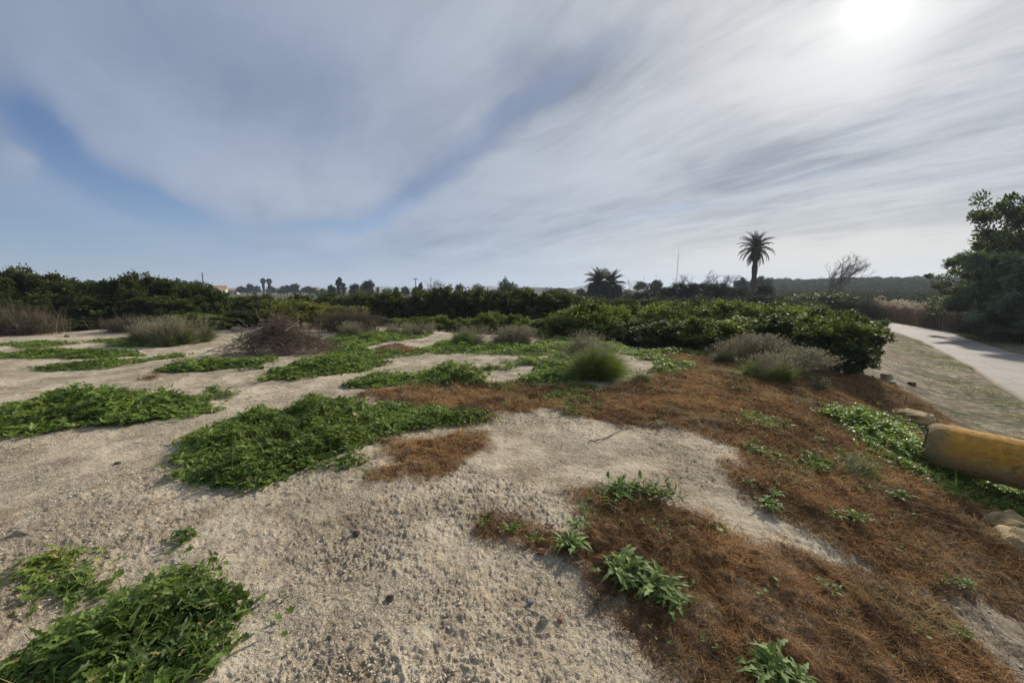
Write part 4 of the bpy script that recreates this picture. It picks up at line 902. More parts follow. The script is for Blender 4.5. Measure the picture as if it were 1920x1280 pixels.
# verge grass
sp = Soup(); N = 60000
t = rng.random(N); d_ = np.r_[0, np.cumsum(np.hypot(*np.diff(LEFT_EDGE, axis=0).T))]
tl = t * d_[-1]; bx_ = np.interp(tl, d_, LEFT_EDGE[:, 0]); by_ = np.interp(tl, d_, LEFT_EDGE[:, 1]); off = np.abs(rng.normal(0, 1.0, N)) + .03
right = rng.random(N) < .55
d2 = np.r_[0, np.cumsum(np.hypot(*np.diff(RIGHT_EDGE, axis=0).T))]; bx2 = np.interp(t * d2[-1], d2, RIGHT_EDGE[:, 0]); by2 = np.interp(t * d2[-1], d2, RIGHT_EDGE[:, 1])
x = np.where(right, bx2 + off * .77, bx_ - off * .77); y = np.where(right, by2 - off * .62, by_ + off * .62)
k = (y > 1) & (fbm(x * 1.3, y * 1.3, 3, 71) > np.where(right, -.5, .18)); x, y = x[k], y[k]; N = len(x)
ribbons(sp, np.stack([x, y, H(x, y)], 1), np.stack([rng.normal(0, .5, N), rng.normal(0, .5, N), np.ones(N)], 1), rng.uniform(.02, .07, N), rng.uniform(.006, .012, N), rng.normal(0, .2, (N, 3)), 2, rng.random(N))
tag(obj('verge_grass', sp.mesh('verge_grass'), M_grass), 'short thin grass along both edges of the road', 'grass', kind='stuff')

# ------------------------------------------------------------------ old pipe and stones
def build_pipe():
    a3 = Vector((5.12, 4.76, -.55)); ax = Vector((.72, -.69, 0)).normalized(); Rr = .27; L = 2.3; ez = -.70
    root = empty('concrete_pipe', (a3.x, a3.y, a3.z), math.atan2(ax.y, ax.x)); root.rotation_euler[1] = math.asin((a3.z - ez) / L)
    def lathe(prof, sides=64, jitter=0):
        s_ = Soup(); n = len(prof); a_ = np.arange(sides) * 2 * pi / sides
        V = []
        for (x, r) in prof:
            rr = r * (1 + jitter * fbm(np.cos(a_) * 3 + x * 3, np.sin(a_) * 3 + x, 3, 5))
            V.append(np.stack([np.full(sides, x) + jitter * .8 * fbm(np.cos(a_) * 4, np.sin(a_) * 4 + x * .01, 3, 6), rr * np.cos(a_), rr * np.sin(a_)], 1))
        V = np.concatenate(V); i = np.arange(n - 1)[:, None] * sides; j = np.arange(sides)[None]; j2 = (j + 1) % sides
        s_.add(V, np.stack([i + j, i + j2, i + sides + j2, i + sides + j], -1).reshape(-1, 4)); return s_
    prof = [(.06, .16), (.0, .17), (0, .195), (.015, .225), (.04, .25), (.07, .263)] + [(x, .27) for x in np.linspace(.1, .80, 20)] + [(.82, .262), (.82, .22), (.7, .20), (.6, .20), (.06, .20)]
    o = obj('barrel', lathe(prof, 72, .012).mesh('barrel', True), M_pipe, root); o.location = (0, 0, Rr)
    prof = [(.86, .20), (.86, .26), (.88, .275)] + [(x, .275) for x in np.linspace(.92, 2.2, 26)] + [(2.25, .27), (2.25, .21), (1.8, .20), (.86, .20)]
    o = obj('barrel', lathe(prof, 72, .012).mesh('barrel', True), M_pipe, root); o.location = (0, 0, Rr)
    prof = [(.78, .19), (.825, .262), (.86, .262), (.9, .19)]
    o = obj('joint', lathe(prof, 48, .01).mesh('joint', True), M_dark, root); o.location = (0, 0, Rr)
    prof = [(.055, .001), (.05, .12), (.06, .205)]
    o = obj('mortar_plug', lathe(prof, 40, .03).mesh('mortar_plug', True), M_stone, root); o.location = (0, 0, Rr)
    tag(root, 'old concrete pipe crusted with orange lichen lying beside the bright weeds', 'pipe')
build_pipe()
def stone(px, py, rx, ry, rz, seed, label, m=M_stone, sink=.35, rot=0.):
    q = at(px, py); n1_, n2_ = 26, 44
    th = np.linspace(0, pi, n1_)[:, None]; ph = np.linspace(0, 2 * pi, n2_ + 1)[:-1][None]
    X = np.sin(th) * np.cos(ph); Y = np.sin(th) * np.sin(ph); Z = np.cos(th) * np.ones_like(ph)
    k = 1 + .22 * fbm(X * 1.3 + seed, Y * 1.3 + Z * 1.7, 3, seed) + .05 * fbm(X * 6 + seed, Y * 6 + Z * 5, 3, seed + 1)
    f = lambda v: np.sign(v) * np.abs(v) ** .72
    V = np.stack([(f(X) * k * rx), (f(Y) * k * ry), (f(Z) * k * rz)], -1).reshape(-1, 3)
    V += .012 * np.stack([fbm(V[:, 0] * 20, V[:, 1] * 20 + V[:, 2] * 18, 2, 3)] * 3, 1) * min(1, rx / .2)
    i = np.arange(n1_ - 1)[:, None] * n2_; j = np.arange(n2_)[None]; j2 = (j + 1) % n2_
    Fc = np.stack([i + j, i + n2_ + j, i + n2_ + j2, i + j2], -1).reshape(-1, 4)
    s_ = Soup(); s_.add(V, Fc); o = obj('stone', s_.mesh('stone', True), m, None, (q[0], q[1], float(H(*q)) + rz * (1 - sink))); o.rotation_euler = (0, 0, rot)
    tag(o, label, 'stone', 'loose stones')
M_stone2 = plain_mat('ochre stone', (.16, .11, .05), (.60, .46, .25), 4, .95, 1.0, 14, .04)
M_red = plain_mat('reddish stone', (.25, .11, .07), (.36, .18, .12), 30, .8, .3)
M_gstone = plain_mat('grey stone', (.16, .16, .17), (.30, .30, .32), 20, .7, .3)
for a in [
    (1708, 790, .30, .20, .11, 3, 'flat ochre stone slab lying behind the pipe end', M_stone2, .25, -.35),
    (1905, 1000, .27, .18, .12, 8, 'rugged ochre rock half buried on the slope at the right edge', M_stone2, .75, .2),
    (1930, 1030, .22, .2, .12, 12, 'lower lump of rock in front of the half buried one', M_stone2, .8, .9),
    (1710, 722, .09, .07, .045, 4, 'dark flat stone on the road verge', M_bark, .2, 0), (1662, 714, .13, .09, .10, 5, 'pale stone at the foot of the corner bush', M_stone, .3, .3), (1672, 722, .09, .07, .06, 6, 'smaller pale stone at the plateau edge', M_stone, .3, .8),
    (38, 1003, .035, .022, .020, 7, 'brown stone alone on the bare soil at the left', M_stone, .1, 0), (445, 622, .18, .13, .12, 9, 'whitish boulder left of the brush pile', M_stone, .3, 0), (130, 612 + 20, .10, .08, .06, 10, 'whitish stone before the low far left bushes', M_stone, .3, 0),
    (1015, 1037, .022, .018, .016, 11, 'reddish stone beside the tiny star rosette', M_red, .2, 0), (995, 1130, .022, .013, .010, 13, 'blue grey stone flake on the near soil', M_gstone, .1, .3), (1020, 1168, .020, .017, .018, 14, 'beige pebble on the near soil below the grey flake', M_stone, .1, 0),
    (1030, 985, .035, .012, .008, 15, 'grey slate sliver on the soil above the dark brown tongue', M_gstone, .1, -.5), (1185, 1193, .012, .009, .009, 16, 'white pebble at the lower edge of the brown mat', M_stone, .1, 0),
    (668, 1002, .022, .02, .014, 17, 'dark clod on the bare soil in the centre', M_bark, .2, 0), (732, 1123, .02, .016, .012, 18, 'dark clod low in the centre foreground', M_bark, .2, 0), (1495, 935, .03, .02, .012, 19, 'pale stone on the brown slope', M_stone, .2, 0),
    (1740, 930, .05, .02, .02, 20, 'pale stone on the slope below the bright weed band', M_stone, .2, -.4), (1050, 1165, .014, .012, .012, 21, 'orange brown pebble near the grey flake', M_red, .1, 0), (220, 870, .03, .02, .012, 22, 'dark clod on bare soil at the left', M_bark, .2, 0)]:
    stone(*a)
# fallen sticks
def stick(pts, w0, label, m=M_twig):
    P_ = np.array([gp(*p_, .015) for p_ in pts]); c = P_[0].copy(); s_ = Soup(); t = np.linspace(0, len(P_) - 1, 5 * len(P_))
    P2 = np.stack([np.interp(t, range(len(P_)), P_[:, i]) for i in range(3)], 1) - c; P2[1:-1] += rng.normal(0, .006, P2[1:-1].shape)
    tube(s_, P2, np.linspace(w0, w0 * .5, len(P2)), 6); tag(obj('stick', s_.mesh('stick', True), m, None, tuple(c)), label, 'stick', 'fallen sticks')
stick([(1105, 830), (1135, 824), (1165, 808), (1215, 798)], .007, 'long thin dry stick on the pale soil below the brown strip')
stick([(1218, 798), (1238, 808)], .008, 'short dry stick at the right end of the long one')
stick([(740, 850), (750, 842)], .006, 'short pale stick by the small brown patch', M_pale)
stick([(822, 848), (832, 838)], .006, 'pale twig lying on the small brown patch', M_pale)
stick([(480, 868), (476, 905)], .008, 'pale upright stalk in the large bright weed patch', M_pale)

# ------------------------------------------------------------------ bare trees
def bare_tree(px, Y, base_py, top_py, lean, seed, label, spread=.55, depth=6, r0=.12, hmul=1.0, n0=3):
    t = away(px, Y, top_py); g = float(H(t[0], t[1])); hh = t[2] - g; R_ = random.Random(seed)
    tr, tw = Soup(), Soup()
    def grow(p, d, L, r, lev):
        n = 4; pts = [p]; dd = d
        for i in range(n):
            dd = dd + np.array([R_.gauss(0, .10) + lean * .05, R_.gauss(0, .10), R_.gauss(.04, .07)]); dd = dd / np.linalg.norm(dd)
            pts.append(pts[-1] + dd * L / n)
        tube(tr if lev < 2 else tw, pts, np.maximum(np.linspace(r, r * .62, n + 1), .0033), 6 if lev < 2 else 3)
        if lev >= depth: return
        k = n0 if lev == 0 else (3 if R_.random() < .5 else 2)
        for i in range(k):
            nd = dd + np.array([R_.gauss(lean * .12, spread), R_.gauss(0, spread), R_.gauss(.16, spread * .5)]); nd /= np.linalg.norm(nd)
            grow(pts[-1] if i else pts[-1], nd, L * R_.uniform(.62, .86), r * R_.uniform(.5, .66), lev + 1)
        for i in range(2 if lev >= 3 else (1 if lev else 0)):
            q_ = pts[R_.randint(1, n - 1)]; nd = dd + np.array([R_.gauss(lean * .2, .7), R_.gauss(0, .7), R_.gauss(.2, .5)]); nd /= np.linalg.norm(nd)
            grow(q_, nd, L * R_.uniform(.4, .6), r * .4, max(lev + 2, 3))
    grow(np.array([0, 0, -.2]), nrm(np.array([lean * .3, 0, 1.])), .8, .075, 0)
    root = empty('bare_tree', (t[0], t[1], g))
    allv = np.concatenate([np.concatenate(tr.V), np.concatenate(tw.V)]); s = hh / allv[:, 2].max()
    for sp_ in (tr, tw): sp_.V = [v * s for v in sp_.V]
    obj('trunk', tr.mesh('trunk', True), M_twig, root); obj('twigs', tw.mesh('twigs'), M_twig, root)
    tag(root, label, 'bare tree', 'leafless trees on the skyline')
bare_tree(1556, 48, 560, 470, .5, 21, 'largest leafless tree standing right of the tall palm', .55, 6, n0=4)
bare_tree(1326, 62, 545, 503, .7, 5, 'windswept leafless tree leaning right, left of the tall palm', .5, 6)
bare_tree(1272, 66, 545, 511, .3, 9, 'small faint leafless tree beside the lattice mast', .6, 5)
bare_tree(808, 75, 548, 519, .0, 3, 'rounded leafless tree above the middle row of orange trees', .65, 6, n0=5)
bare_tree(1185, 80, 545, 523, 0, 8, 'tiny leafless tree right of the short twin palms', .5, 4)

# ------------------------------------------------------------------ palms
def frond_mesh(seed, L, e0, droop, wid=.5, pairs=42):
    R_ = np.random.default_rng(seed); s_ = Soup(); n = 14; p_ = np.zeros(3); e = e0; pts = [p_.copy()]
    for i in range(n):
        e -= droop / n * (.5 + 1.1 * i / n); p_ = p_ + np.array([cos(e), 0, sin(e)]) * L / n; pts.append(p_.copy())
    pts = np.array(pts); tube(s_, pts, np.linspace(.045, .012, n + 1), 4, .6)
    t = np.linspace(.12, 1, pairs); base = np.stack([np.interp(t, np.linspace(0, 1, n + 1), pts[:, i]) for i in range(3)], 1)
    tan = nrm(np.gradient(base, axis=0)); ll = wid * np.sin(pi * np.clip(t * .86 + .12, 0, 1)) ** .6
    for sd in (-1, 1):
        yd = tan * .75 + np.array([0, sd * 1.0, -.25]) + R_.normal(0, .10, (pairs, 3))
        stamp(s_, [(0, 0, 0), (-.055, .4, .02), (0, 1, -.15), (.055, .4, .02)], LEAF[1], base, yd, np.tile([0, 0, 1.], (pairs, 1)) + tan * 0, ll * R_.uniform(.85, 1.1, pairs), np.clip(R_.normal(.4, .2, pairs), 0, 1))
    return s_.mesh('frond')
FR = [[frond_mesh(300 + i * 10 + j, 3.0, radians(e), radians(dr)) for j in range(3)] for i, (e, dr) in enumerate([(82, 45), (62, 62), (40, 72), (16, 78), (-14, 72), (-42, 46)])]
for a_ in FR:
    for m_ in a_: m_.materials.append(M_palm)
def crown_of(root, top, scale, seed, counts=(9, 13, 14, 14, 13, 9), name='frond'):
    R_ = random.Random(seed)
    for i, c in enumerate(counts):
        for k in range(c):
            a = 2 * pi * (k + R_.random() * .7) / c + i
            o = obj(name, FR[i][k % 3], M_palm, root); o.location = (top[0], top[1], top[2] - .05 * i * scale + .1)
            o.rotation_euler = (R_.uniform(-.2, .2), R_.uniform(-.14, .14), a); s = scale * R_.uniform(.88, 1.08); o.scale = (s, s, s)
M_ptrunk = plain_mat('palm trunk', (.045, .038, .03), (.11, .09, .07), 5, .95, 1.0, 14, .05)
def tall_palm():
    Y = 64; t = away(1418, Y, 462); b = away(1411, Y, 560); g = float(H(b[0], b[1])); root = empty('palm_tree', (b[0], b[1], g)); hh = t[2] - g - .2
    n = 70; z = np.linspace(-.3, hh, n); lean = (t[0] - b[0]); xx = lean * (z / hh) ** 1.8
    r = .39 + .04 * np.sin(z * 21) + .07 * np.exp(-((z - 0) / 1.0) ** 2) + .06 * fbm(z * 1.5, z * 0, 2, 3) + .16 * np.exp(-((z - hh + .3) / .9) ** 2)
    s_ = Soup(); tube(s_, np.stack([xx, 0 * z, z], 1), r, 14); obj('trunk', s_.mesh('trunk', True), M_ptrunk, root)
    s_ = Soup(); N = 420; a = rng.uniform(0, 2 * pi, N); zz = hh - rng.random(N) ** 1.5 * 2.0; x_ = lean * (zz / hh) ** 1.8
    ribbons(s_, np.stack([x_ + np.cos(a) * .4, np.sin(a) * .4, zz], 1), np.stack([np.cos(a), np.sin(a), .8 + 0 * a], 1), np.full(N, .4), np.full(N, .16), np.zeros((N, 3)), 1, rng.random(N) * .5)
    obj('leaf_bases', s_.mesh('leaf_bases'), M_drysh, root)
    crown_of(root, (lean, 0, hh), .98, 2, (9, 12, 13, 13, 12, 9)); tag(root, 'tall single palm with a slim trunk rising above the orchard', 'palm tree')
tall_palm()
def short_palm(px, Y, top, sc, seed, label):
    t = away(px, Y, top); g = float(H(t[0], t[1])); root = empty('palm_tree', (t[0], t[1], g)); hh = t[2] - g - 2.5 * sc
    s_ = Soup(); tube(s_, [(0, 0, -.2), (0, 0, hh * .5), (0, 0, hh)], [.6, .55, .55], 12); obj('trunk', s_.mesh('trunk', True), M_ptrunk, root)
    N = 1500; a = rng.uniform(0, 2 * pi, N); rr = rng.uniform(.3, 1.7, N) * sc; s_ = Soup()
    ribbons(s_, np.stack([np.cos(a) * rr, np.sin(a) * rr, hh + .6 - rr * .5 - rng.random(N) * .8], 1), np.stack([np.cos(a) * .35, np.sin(a) * .35, -np.ones(N)], 1), rng.uniform(.8, 1.9, N), np.full(N, .10), np.zeros((N, 3)), 2, rng.random(N))
    obj('dead_skirt', s_.mesh('dead_skirt'), M_palm, root)
    crown_of(root, (0, 0, hh), sc, seed, (14, 17, 20, 20, 16, 13)); tag(root, label, 'palm tree')
short_palm(1124, 55, 503, .80, 4, 'left one of two short bushy palms growing together')
short_palm(1146, 57, 507, .82, 5, 'right one of two short bushy palms growing together')
FANL = ([(0, 0, 0)] + [(math.sin(a) * (1 if i % 2 else .72), math.cos(a) * (1 if i % 2 else .72), -.1) for i, a in enumerate(np.linspace(-1.9, 1.9, 17))], [(0, i, i + 1) for i in range(1, 17)])
def fan_palm(px, Y, top, label, seed):
    t = away(px, Y, top); g = float(H(t[0], t[1])); root = empty('fan_palm', (t[0], t[1], g)); hh = t[2] - g - 2.0
    s_ = Soup(); tube(s_, [(0, 0, -.2), (0, 0, hh * .5), (0, 0, hh)], [.5, .4, .4], 10); obj('trunk', s_.mesh('trunk', True), M_ptrunk, root)
    R_ = np.random.default_rng(seed); N = 70; v = nrm(R_.normal(size=(N, 3)) * [1, 1, .8] + [0, 0, .35]); s_ = Soup(); stamp(s_, *FANL, v * .65 + [0, 0, hh + .6], v, np.tile([0, 0, 1.], (N, 1)) + R_.normal(0, .2, (N, 3)), R_.uniform(.65, .95, N), R_.random(N))
    obj('crown', s_.mesh('crown'), M_palm, root)
    N = 200; a = R_.uniform(0, 2 * pi, N); zz = hh + .3 - R_.random(N) * 3.2; rr = .3 + .35 * np.clip((zz - hh + 3.2) / 3.2, 0, 1)
    s_ = Soup(); stamp(s_, *FANL, np.stack([np.cos(a) * rr * .6, np.sin(a) * rr * .6, zz], 1), np.stack([np.cos(a) * .5, np.sin(a) * .5, -np.ones(N)], 1), np.stack([np.cos(a), np.sin(a), .3 + 0 * a], 1), R_.uniform(.4, .6, N), R_.random(N))
    obj('dead_skirt', s_.mesh('dead_skirt'), M_scrub, root); tag(root, label, 'palm tree')
fan_palm(492.5, 190, 521, 'left one of the far twin fan palms on the left skyline', 1); fan_palm(504, 192, 522, 'right one of the far twin fan palms on the left skyline', 2)

# ------------------------------------------------------------------ distant trees
proto('round0', crown_mesh('crown', 1, 1, .85, 1.05, 90, 70, .15, 301, clump_r=.30), trunk_mesh(.8, .09, 5, .5, 60), M_far)
proto('round1', crown_mesh('crown', 1, 1, .75, 1.10, 80, 70, .15, 302, clump_r=.34), trunk_mesh(.8, .09, 5, .5, 61), M_far)
proto('soft', crown_mesh('crown', 1, 1, .9, 1.0, 80, 60, .13, 303, clump_r=.3), trunk_mesh(.8, .08, 5, .5, 62), M_olive)
proto('cypress', crown_mesh('crown', .5, .5, 1.9, 2.0, 100, 70, .13, 304, clump_r=.22), trunk_mesh(1.5, .09, 3, .2, 63), M_far)
proto('pine', crown_mesh('crown', 1.1, 1.1, .5, 1.3, 70, 70, .13, 305, clump_r=.3), trunk_mesh(1.45, .07, 6, .6, 64), M_far)
proto('scrub0', crown_mesh('crown', 1, 1, .85, .9, 110, 70, .10, 306, clump_r=.26, sprig=.12), trunk_mesh(.6, .06, 5, .5, 65), M_scrub)
proto('scrub1', crown_mesh('crown', 1, 1, .8, .9, 110, 70, .10, 307, clump_r=.26, sprig=.12), trunk_mesh(.6, .06, 5, .5, 66), M_scrub)
def dtree(key, px, Y, top, wpx, label, group, name='distant_tree', cat='tree'):
    hu, wu = DIM[key]; wid = wpx / F * math.hypot(Y, (px - 960) / F * Y) * .98
    t = away(px, Y, top); g = float(H(t[0], t[1])); s = wid / wu
    plant(name, key, (t[0], t[1], g), rng.uniform(0, 6.28), (s, s, (t[2] - g) / hu), label, cat, group)
GD = 'trees on the far skyline'
for a in [
    ('round0', 134, 150, 523, 22, 'round dark far tree left of the second hump of the orchard'), ('round1', 168, 150, 526, 28, 'wide round far tree just right of the round dark one'), ('round1', 206, 160, 528, 18, 'small far tree half hidden by the second orchard hump'),
    ('round1', 333, 140, 524, 26, 'round far tree right of the second orchard hump'), ('round0', 371, 140, 527, 30, 'round far tree below the short steel post'),
    ('round1', 453, 210, 537, 18, 'low far tree left of the twin fan palms'), ('round0', 469, 205, 532, 12, 'small round far tree just left of the twin fan palms'), ('round1', 480, 210, 536, 14, 'tiny far tree touching the left fan palm'), ('round0', 508, 215, 536, 16, 'tiny far tree at the foot of the right fan palm'),
    ('round1', 538, 190, 535, 22, 'left low crown of the dark far group right of the fan palms'), ('round0', 553, 190, 532, 20, 'highest crown of the dark far group right of the fan palms'), ('round1', 580, 190, 537, 26, 'right low crown of the dark far group'), ('soft', 525, 190, 539, 12, 'faint bush left of the dark far group'),
    ('cypress', 635, 110, 520, 12, 'tall pointed cypress on the left skyline'), ('cypress', 644, 115, 531, 8, 'shorter cypress right beside the tall pointed one'), ('round1', 622, 115, 534, 16, 'bushy tree at the left foot of the tall cypress'), ('soft', 606, 120, 541, 26, 'low pale bush left of the cypresses'),
    ('round0', 664, 120, 532, 20, 'grey green tree between the cypresses and the larger round tree'), ('round0', 690, 105, 526, 30, 'larger round far tree on the left skyline'), ('soft', 676, 95, 543, 20, 'pale round bush before the larger round far tree'),
    ('soft', 728, 140, 540, 16, 'faint bush right of the larger round far tree'), ('round1', 742, 130, 538, 13, 'small flat crown left of the thin pole'), ('round1', 760, 130, 537, 17, 'second small flat crown left of the thin pole'), ('round0', 788, 100, 530, 12, 'small dark crown at the left of the rounded leafless tree'), ('round1', 780, 100, 538, 20, 'low dark bush below the thin pole'),
    ('round0', 862, 95, 533, 22, 'dark round tree left of centre on the skyline'), ('soft', 897, 90, 532, 24, 'greyish round tree near the centre of the skyline'), ('soft', 946, 62, 521, 26, 'soft green tree highest on the central skyline'), ('soft', 962, 62, 530, 26, 'lower right shoulder tree beside the soft green one'), ('soft', 985, 70, 538, 40, 'low green bushes trailing right of the soft green tree'),
    ('round1', 1050, 150, 540, 40, 'flat bluish far tree left of the twin palms'), ('round1', 1090, 110, 541, 22, 'dark small tree just left of the twin palms'), ('soft', 1180, 75, 543, 40, 'dull olive bush right of the twin palms'),
    ('pine', 1203, 110, 528, 26, 'left umbrella pine of a pair'), ('pine', 1230, 110, 525, 24, 'right umbrella pine of a pair'), ('round1', 1390, 120, 521, 26, 'bluish round tree at the left end of the wooded ridge'), ('round1', 1425, 125, 519, 40, 'wide bluish tree behind the tall palm trunk')]:
    dtree(*a, GD)
GS = 'dark scrub trees behind the orchard on the right'
for px, Y, top, wd, k in [(1205, 52, 548, 50, 0), (1240, 50, 537, 60, 1), (1275, 50, 531, 60, 0), (1310, 50, 529, 60, 1), (1345, 50, 531, 60, 0), (1380, 50, 537, 60, 1), (1250, 40, 556, 70, 0), (1311, 38, 555, 70, 1), (1370, 38, 556, 70, 0), (1425, 42, 553, 60, 1), (1470, 44, 556, 60, 0), (1435, 48, 532, 30, 1)]:
    dtree('scrub%d' % k, px, Y, top, wd, 'dark scrubby tree in the thicket, ' + {1205: 'its left end beside the short palms', 1240: 'left of the lattice mast', 1275: 'behind the lattice mast line', 1310: 'highest, under the windswept tree', 1345: 'just right of the windswept tree', 1380: 'just left of the tall palm trunk', 1250: 'low in front of its left half', 1311: 'low in front of its middle', 1370: 'low in front of its right half', 1425: 'right at the tall palm foot', 1470: 'its right end past the palm', 1435: 'small, touching the palm trunk'}[px], GS, 'scrub_tree')
for px, Y, top, wd, k, lab in [(1530, 38, 549, 70, 'soft', 'rounded olive bush right of the tall palm'), (1565, 36, 546, 60, 'soft', 'rounded olive bush below the largest leafless tree')]:
    dtree(k, px, Y, top, wd, lab, GS, 'olive_bush', 'bush')
for px, Y, top, rx, lab in [(1610, 36, 560, 2.2, 'brown leafless thicket right of the olive bushes'), (1650, 38, 572, 2.0, 'brown thicket left of the reed bed'), (1500, 34, 562, 1.8, 'dark dry thicket behind the right orange bushes')]:
    t = away(px, Y, top); g = float(H(t[0], t[1])); twig_shrub('dry_shrub', (t[0], t[1], g), rx, rx * .8, t[2] - g, 2400, M_drysh, lab, 'shrub', .028)

# ------------------------------------------------------------------ hills
def ridge_h(az_):
    px = 960 + F * np.tan(np.radians(az_)) * 1.0
    tp = np.interp(px, [1330, 1370, 1440, 1500, 1600, 1700, 1800, 1950, 2600], [543, 532, 526, 525, 522, 521, 521, 519, 512])
    return tp, px
def hill():
    azs = np.linspace(25, 80, 150); rs = np.linspace(80, 460, 60); A, R_ = np.meshgrid(azs, rs, indexing='ij')
    tp, px = ridge_h(np.clip(A, 0, 68)); rad = R_; Yc = R_ * np.cos(np.radians(A))
    top = 360 * np.cos(np.radians(np.clip(A, 0, 68))) * (543 - tp) / F * .985
    s = sstep(80, 340, R_); edge = sstep(25, 33, A)
    z = -3.0 + (top + 3 - 2) * s ** 1.1 * 1.0 + .8 * fbm(A * .5, R_ * .02, 3, 8) * s
    z = np.where(R_ > 380, z - (R_ - 380) * .05, z); z = -3 + (z + 3) * np.maximum(edge, .0)
    x = R_ * np.sin(np.radians(A)); y = R_ * np.cos(np.radians(A))
    V = np.stack([x, y, z], -1).reshape(-1, 3); n, m = A.shape; i = np.arange(n - 1)[:, None] * m; j = np.arange(m - 1)[None]
    tag(obj('hills', mesh_from('hills', V, np.stack([i + j, i + m + j, i + m + j + 1, i + j + 1], -1).reshape(-1, 4), smooth=True), M_hill), kind='structure')
    # the far wood on it
    s_ = Soup(); N = 3800; a = rng.uniform(26, 60, N); r = 85 + 290 * rng.random(N) ** .8; s2 = sstep(80, 340, r)
    fi = (a - 25) / 55 * 149; fj = (r - 80) / 380 * 59; zz = z[np.clip(fi.astype(int), 0, 149), np.clip(fj.astype(int), 0, 59)]
    cr = rng.uniform(1.0, 2.2, N) * (.7 + .5 * s2); c = np.stack([r * np.sin(np.radians(a)), r * np.cos(np.radians(a)), np.maximum(zz, -1.2) + cr * .55], 1)
    per = 55; n_ = N * per; v = nrm(rng.normal(size=(n_, 3))); v[:, 2] = np.abs(v[:, 2]) * .9 - .1; k = np.repeat(np.arange(N), per)
    pos = c[k] + v * (cr[k] * rng.uniform(.75, 1.05, n_))[:, None]
    tt_ = np.clip(.4 + rng.normal(0, .2, N)[k] + rng.normal(0, .15, n_), 0, 1)
    stamp(s_, *LEAF, pos, v + rng.normal(0, .5, (n_, 3)), v, cr[k] * rng.uniform(.35, .55, n_), tt_)
    tag(obj('far_wood', s_.mesh('far_wood'), M_scrub), 'dark bluish wood covering the low ridge on the right', 'wood', kind='stuff')
hill()
def far_hill(p0, p1, Y, tops, name='hills'):
    pxs = np.linspace(p0, p1, 90); tp = np.interp(pxs, *zip(*tops)) + .5 * fbm(pxs * .05, pxs * 0, 3, 4)
    rows = []
    for k, fz in ((0, 0), (.35, .6), (.7, 1), (1.2, .9), (1.8, 0)):
        Yk = Y * (1 + .25 * k); rows.append([(away(p, Yk, 543)[0], Yk, -4 + (EYE + Y * (543 - t_) / F + 4) * fz) for p, t_ in zip(pxs, tp)])
    V = np.array(rows).reshape(-1, 3); n, m = 5, 90; i = np.arange(n - 1)[:, None] * m; j = np.arange(m - 1)[None]
    tag(obj(name, mesh_from(name, V, np.stack([i + j, i + j + 1, i + m + j + 1, i + m + j], -1).reshape(-1, 4), smooth=True), M_hill), kind='structure')
far_hill(560, 860, 1500, [(560, 543), (640, 538), (680, 535), (735, 537), (800, 540), (860, 543)])
far_hill(870, 1180, 1300, [(870, 543), (900, 538), (915, 534), (940, 538), (1000, 542), (1070, 540), (1100, 533), (1130, 535), (1180, 543)])
far_hill(920, 1100, 420, [(920, 543), (970, 538), (1000, 538), (1060, 540), (1100, 543)])

# ------------------------------------------------------------------ masts, poles, houses
def lattice_mast():
    Y = 300; t = away(1269, Y, 460); b = away(1267, Y, 541); g = float(H(b[0], b[1])); hh = t[2] - g; root = empty('radio_mast', (b[0], b[1], g))
    s_ = Soup(); w_ = .35
    cs = [(w_, 0), (-w_ / 2, w_ * .87), (-w_ / 2, -w_ * .87)]
    for c in cs: tube(s_, [(c[0], c[1], 0), (c[0] + .7, c[1], hh * .8)], [.05, .04], 4)
    for i in range(60):
        z0, z1 = hh * .8 * i / 60, hh * .8 * (i + 1) / 60
        for k in range(3):
            c, d = cs[k], cs[(k + 1) % 3]; tube(s_, [(c[0] + .7 * i / 60, c[1], z0), (d[0] + .7 * (i + 1) / 60, d[1], z1)], [.03, .03], 3)
    obj('lattice', s_.mesh('lattice'), M_steel, root)
    s_ = Soup(); tube(s_, [(.7, 0, hh * .8), (.8, 0, hh)], [.09, .04], 5); obj('antenna', s_.mesh('antenna'), M_steel, root)
    tag(root, 'very thin lattice radio mast rising left of the windswept bare tree', 'mast')
lattice_mast()
def pole(px, Y, top, r, label, head=True):
    t = away(px, Y, top); g = float(H(t[0], t[1])); hh = t[2] - g; root = empty('utility_pole', (t[0], t[1], g))
    s_ = Soup(); tube(s_, [(0, 0, -.3), (0, 0, hh * .5), (0, 0, hh)], [r, r * .85, r * .7], 10); obj('post', s_.mesh('post', True), M_steel, root)
    if head:
        s_ = Soup(); tube(s_, [(-r * 4, 0, hh * .97), (r * 4, 0, hh * .97)], [r * .7, r * .7], 6); obj('crossarm', s_.mesh('crossarm'), M_steel, root)
    tag(root, label, 'pole', 'poles on the far skyline')
pole(379, 150, 511, .32, 'thick short pole above the left orange trees', False); pole(779, 170, 522, .25, 'thin pole left of the rounded leafless tree'); pole(461, 230, 533, .12, 'faint thin pole left of the twin fan palms', False)
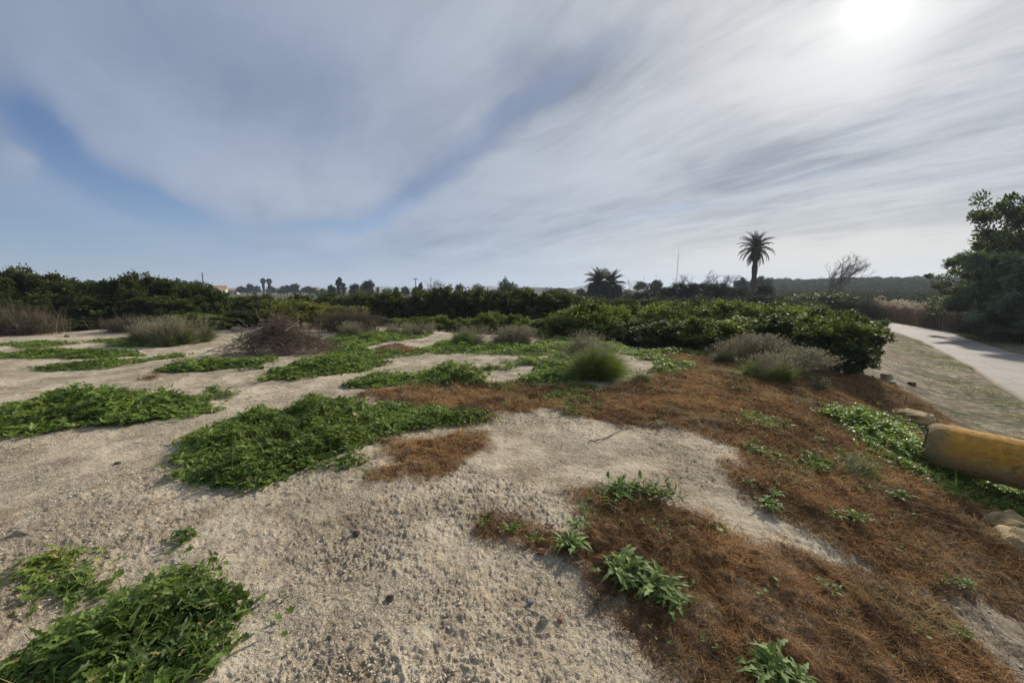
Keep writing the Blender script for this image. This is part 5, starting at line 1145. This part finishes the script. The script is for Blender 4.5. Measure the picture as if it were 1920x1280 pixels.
def house(px, Y, top, wpx, dp, wall_h, label, rz=0., gable=True):
    t = away(px, Y, top); g = float(H(t[0], t[1])); w_ = wpx / F * math.hypot(Y, t[0]); hh = t[2] - g; root = empty('house', (t[0], t[1], g), rz); wh = hh * wall_h
    def box(x0, x1, y0, y1, z0, z1):
        V = [(x0, y0, z0), (x1, y0, z0), (x1, y1, z0), (x0, y1, z0), (x0, y0, z1), (x1, y0, z1), (x1, y1, z1), (x0, y1, z1)]
        return V, [(0, 1, 5, 4), (1, 2, 6, 5), (2, 3, 7, 6), (3, 0, 4, 7), (4, 5, 6, 7), (3, 2, 1, 0)]
    s_ = Soup(); s_.add(*box(-w_ / 2, w_ / 2, -dp / 2, dp / 2, -.5, wh)); obj('wall', s_.mesh('wall'), M_wall, root)
    s_ = Soup(); e = .5; s_.add([(-w_ / 2 - e, -dp / 2 - e, wh), (w_ / 2 + e, -dp / 2 - e, wh), (w_ / 2 + e, dp / 2 + e, wh), (-w_ / 2 - e, dp / 2 + e, wh), (-w_ / 2 - e, 0, hh), (w_ / 2 + e, 0, hh)], [(0, 1, 5, 4), (2, 3, 4, 5)]); s_.add([(-w_ / 2 - e, -dp / 2 - e, wh), (w_ / 2 + e, -dp / 2 - e, wh), (w_ / 2 + e, dp / 2 + e, wh), (-w_ / 2 - e, dp / 2 + e, wh)], [(3, 2, 1, 0)])
    s_.add([(-w_ / 2 - e, -dp / 2 - e, wh), (-w_ / 2 - e, dp / 2 + e, wh), (-w_ / 2 - e, 0, hh)], [(0, 2, 1)]); s_.add([(w_ / 2 + e, -dp / 2 - e, wh), (w_ / 2 + e, dp / 2 + e, wh), (w_ / 2 + e, 0, hh)], [(0, 1, 2)])
    obj('roof', s_.mesh('roof'), M_roof, root)
    for k in (-.25, .1):
        s_ = Soup(); s_.add(*box(w_ * k, w_ * k + 1.1, -dp / 2 - .03, -dp / 2 + .1, wh * .4, wh * .75)); obj('window', s_.mesh('window'), M_dark, root)
    s_ = Soup(); s_.add(*box(w_ * .32, w_ * .32 + 1.0, -dp / 2 - .03, -dp / 2 + .1, 0, wh * .72)); obj('door', s_.mesh('door'), M_dark, root)
    tag(root, label, 'house', 'far farmhouses')
house(409, 240, 535, 20, 9, .65, 'far pale house with an ochre roof right of the left orange row', .5); house(438, 260, 540, 10, 7, .6, 'small white far house between two skyline trees', .3); house(594, 230, 538, 3.5, 4, .75, 'tiny white far building left of the cypresses', .2)

# ------------------------------------------------------------------ air
def haze():
    lo, hi = (-2600, -300, -8), (2600, 2900, 62)
    V = [(x, y, z) for z in (lo[2], hi[2]) for y in (lo[1], hi[1]) for x in (lo[0], hi[0])]
    Fc = [(0, 2, 3, 1), (4, 5, 7, 6), (0, 1, 5, 4), (2, 6, 7, 3), (0, 4, 6, 2), (1, 3, 7, 5)]
    m = bpy.data.materials.new('haze'); m.use_nodes = True; g = NT(m.node_tree); g.n.clear()
    out = g.node('ShaderNodeOutputMaterial'); v = g.node('ShaderNodeVolumePrincipled', {'Color': (.72, .83, 1, 1), 'Density': .00045, 'Anisotropy': .2}); g.l.new(v.outputs[0], out.inputs['Volume'])
    tag(obj('haze', mesh_from('haze', V, Fc), m), 'thin bluish air over the fields', 'haze', kind='stuff')
haze()
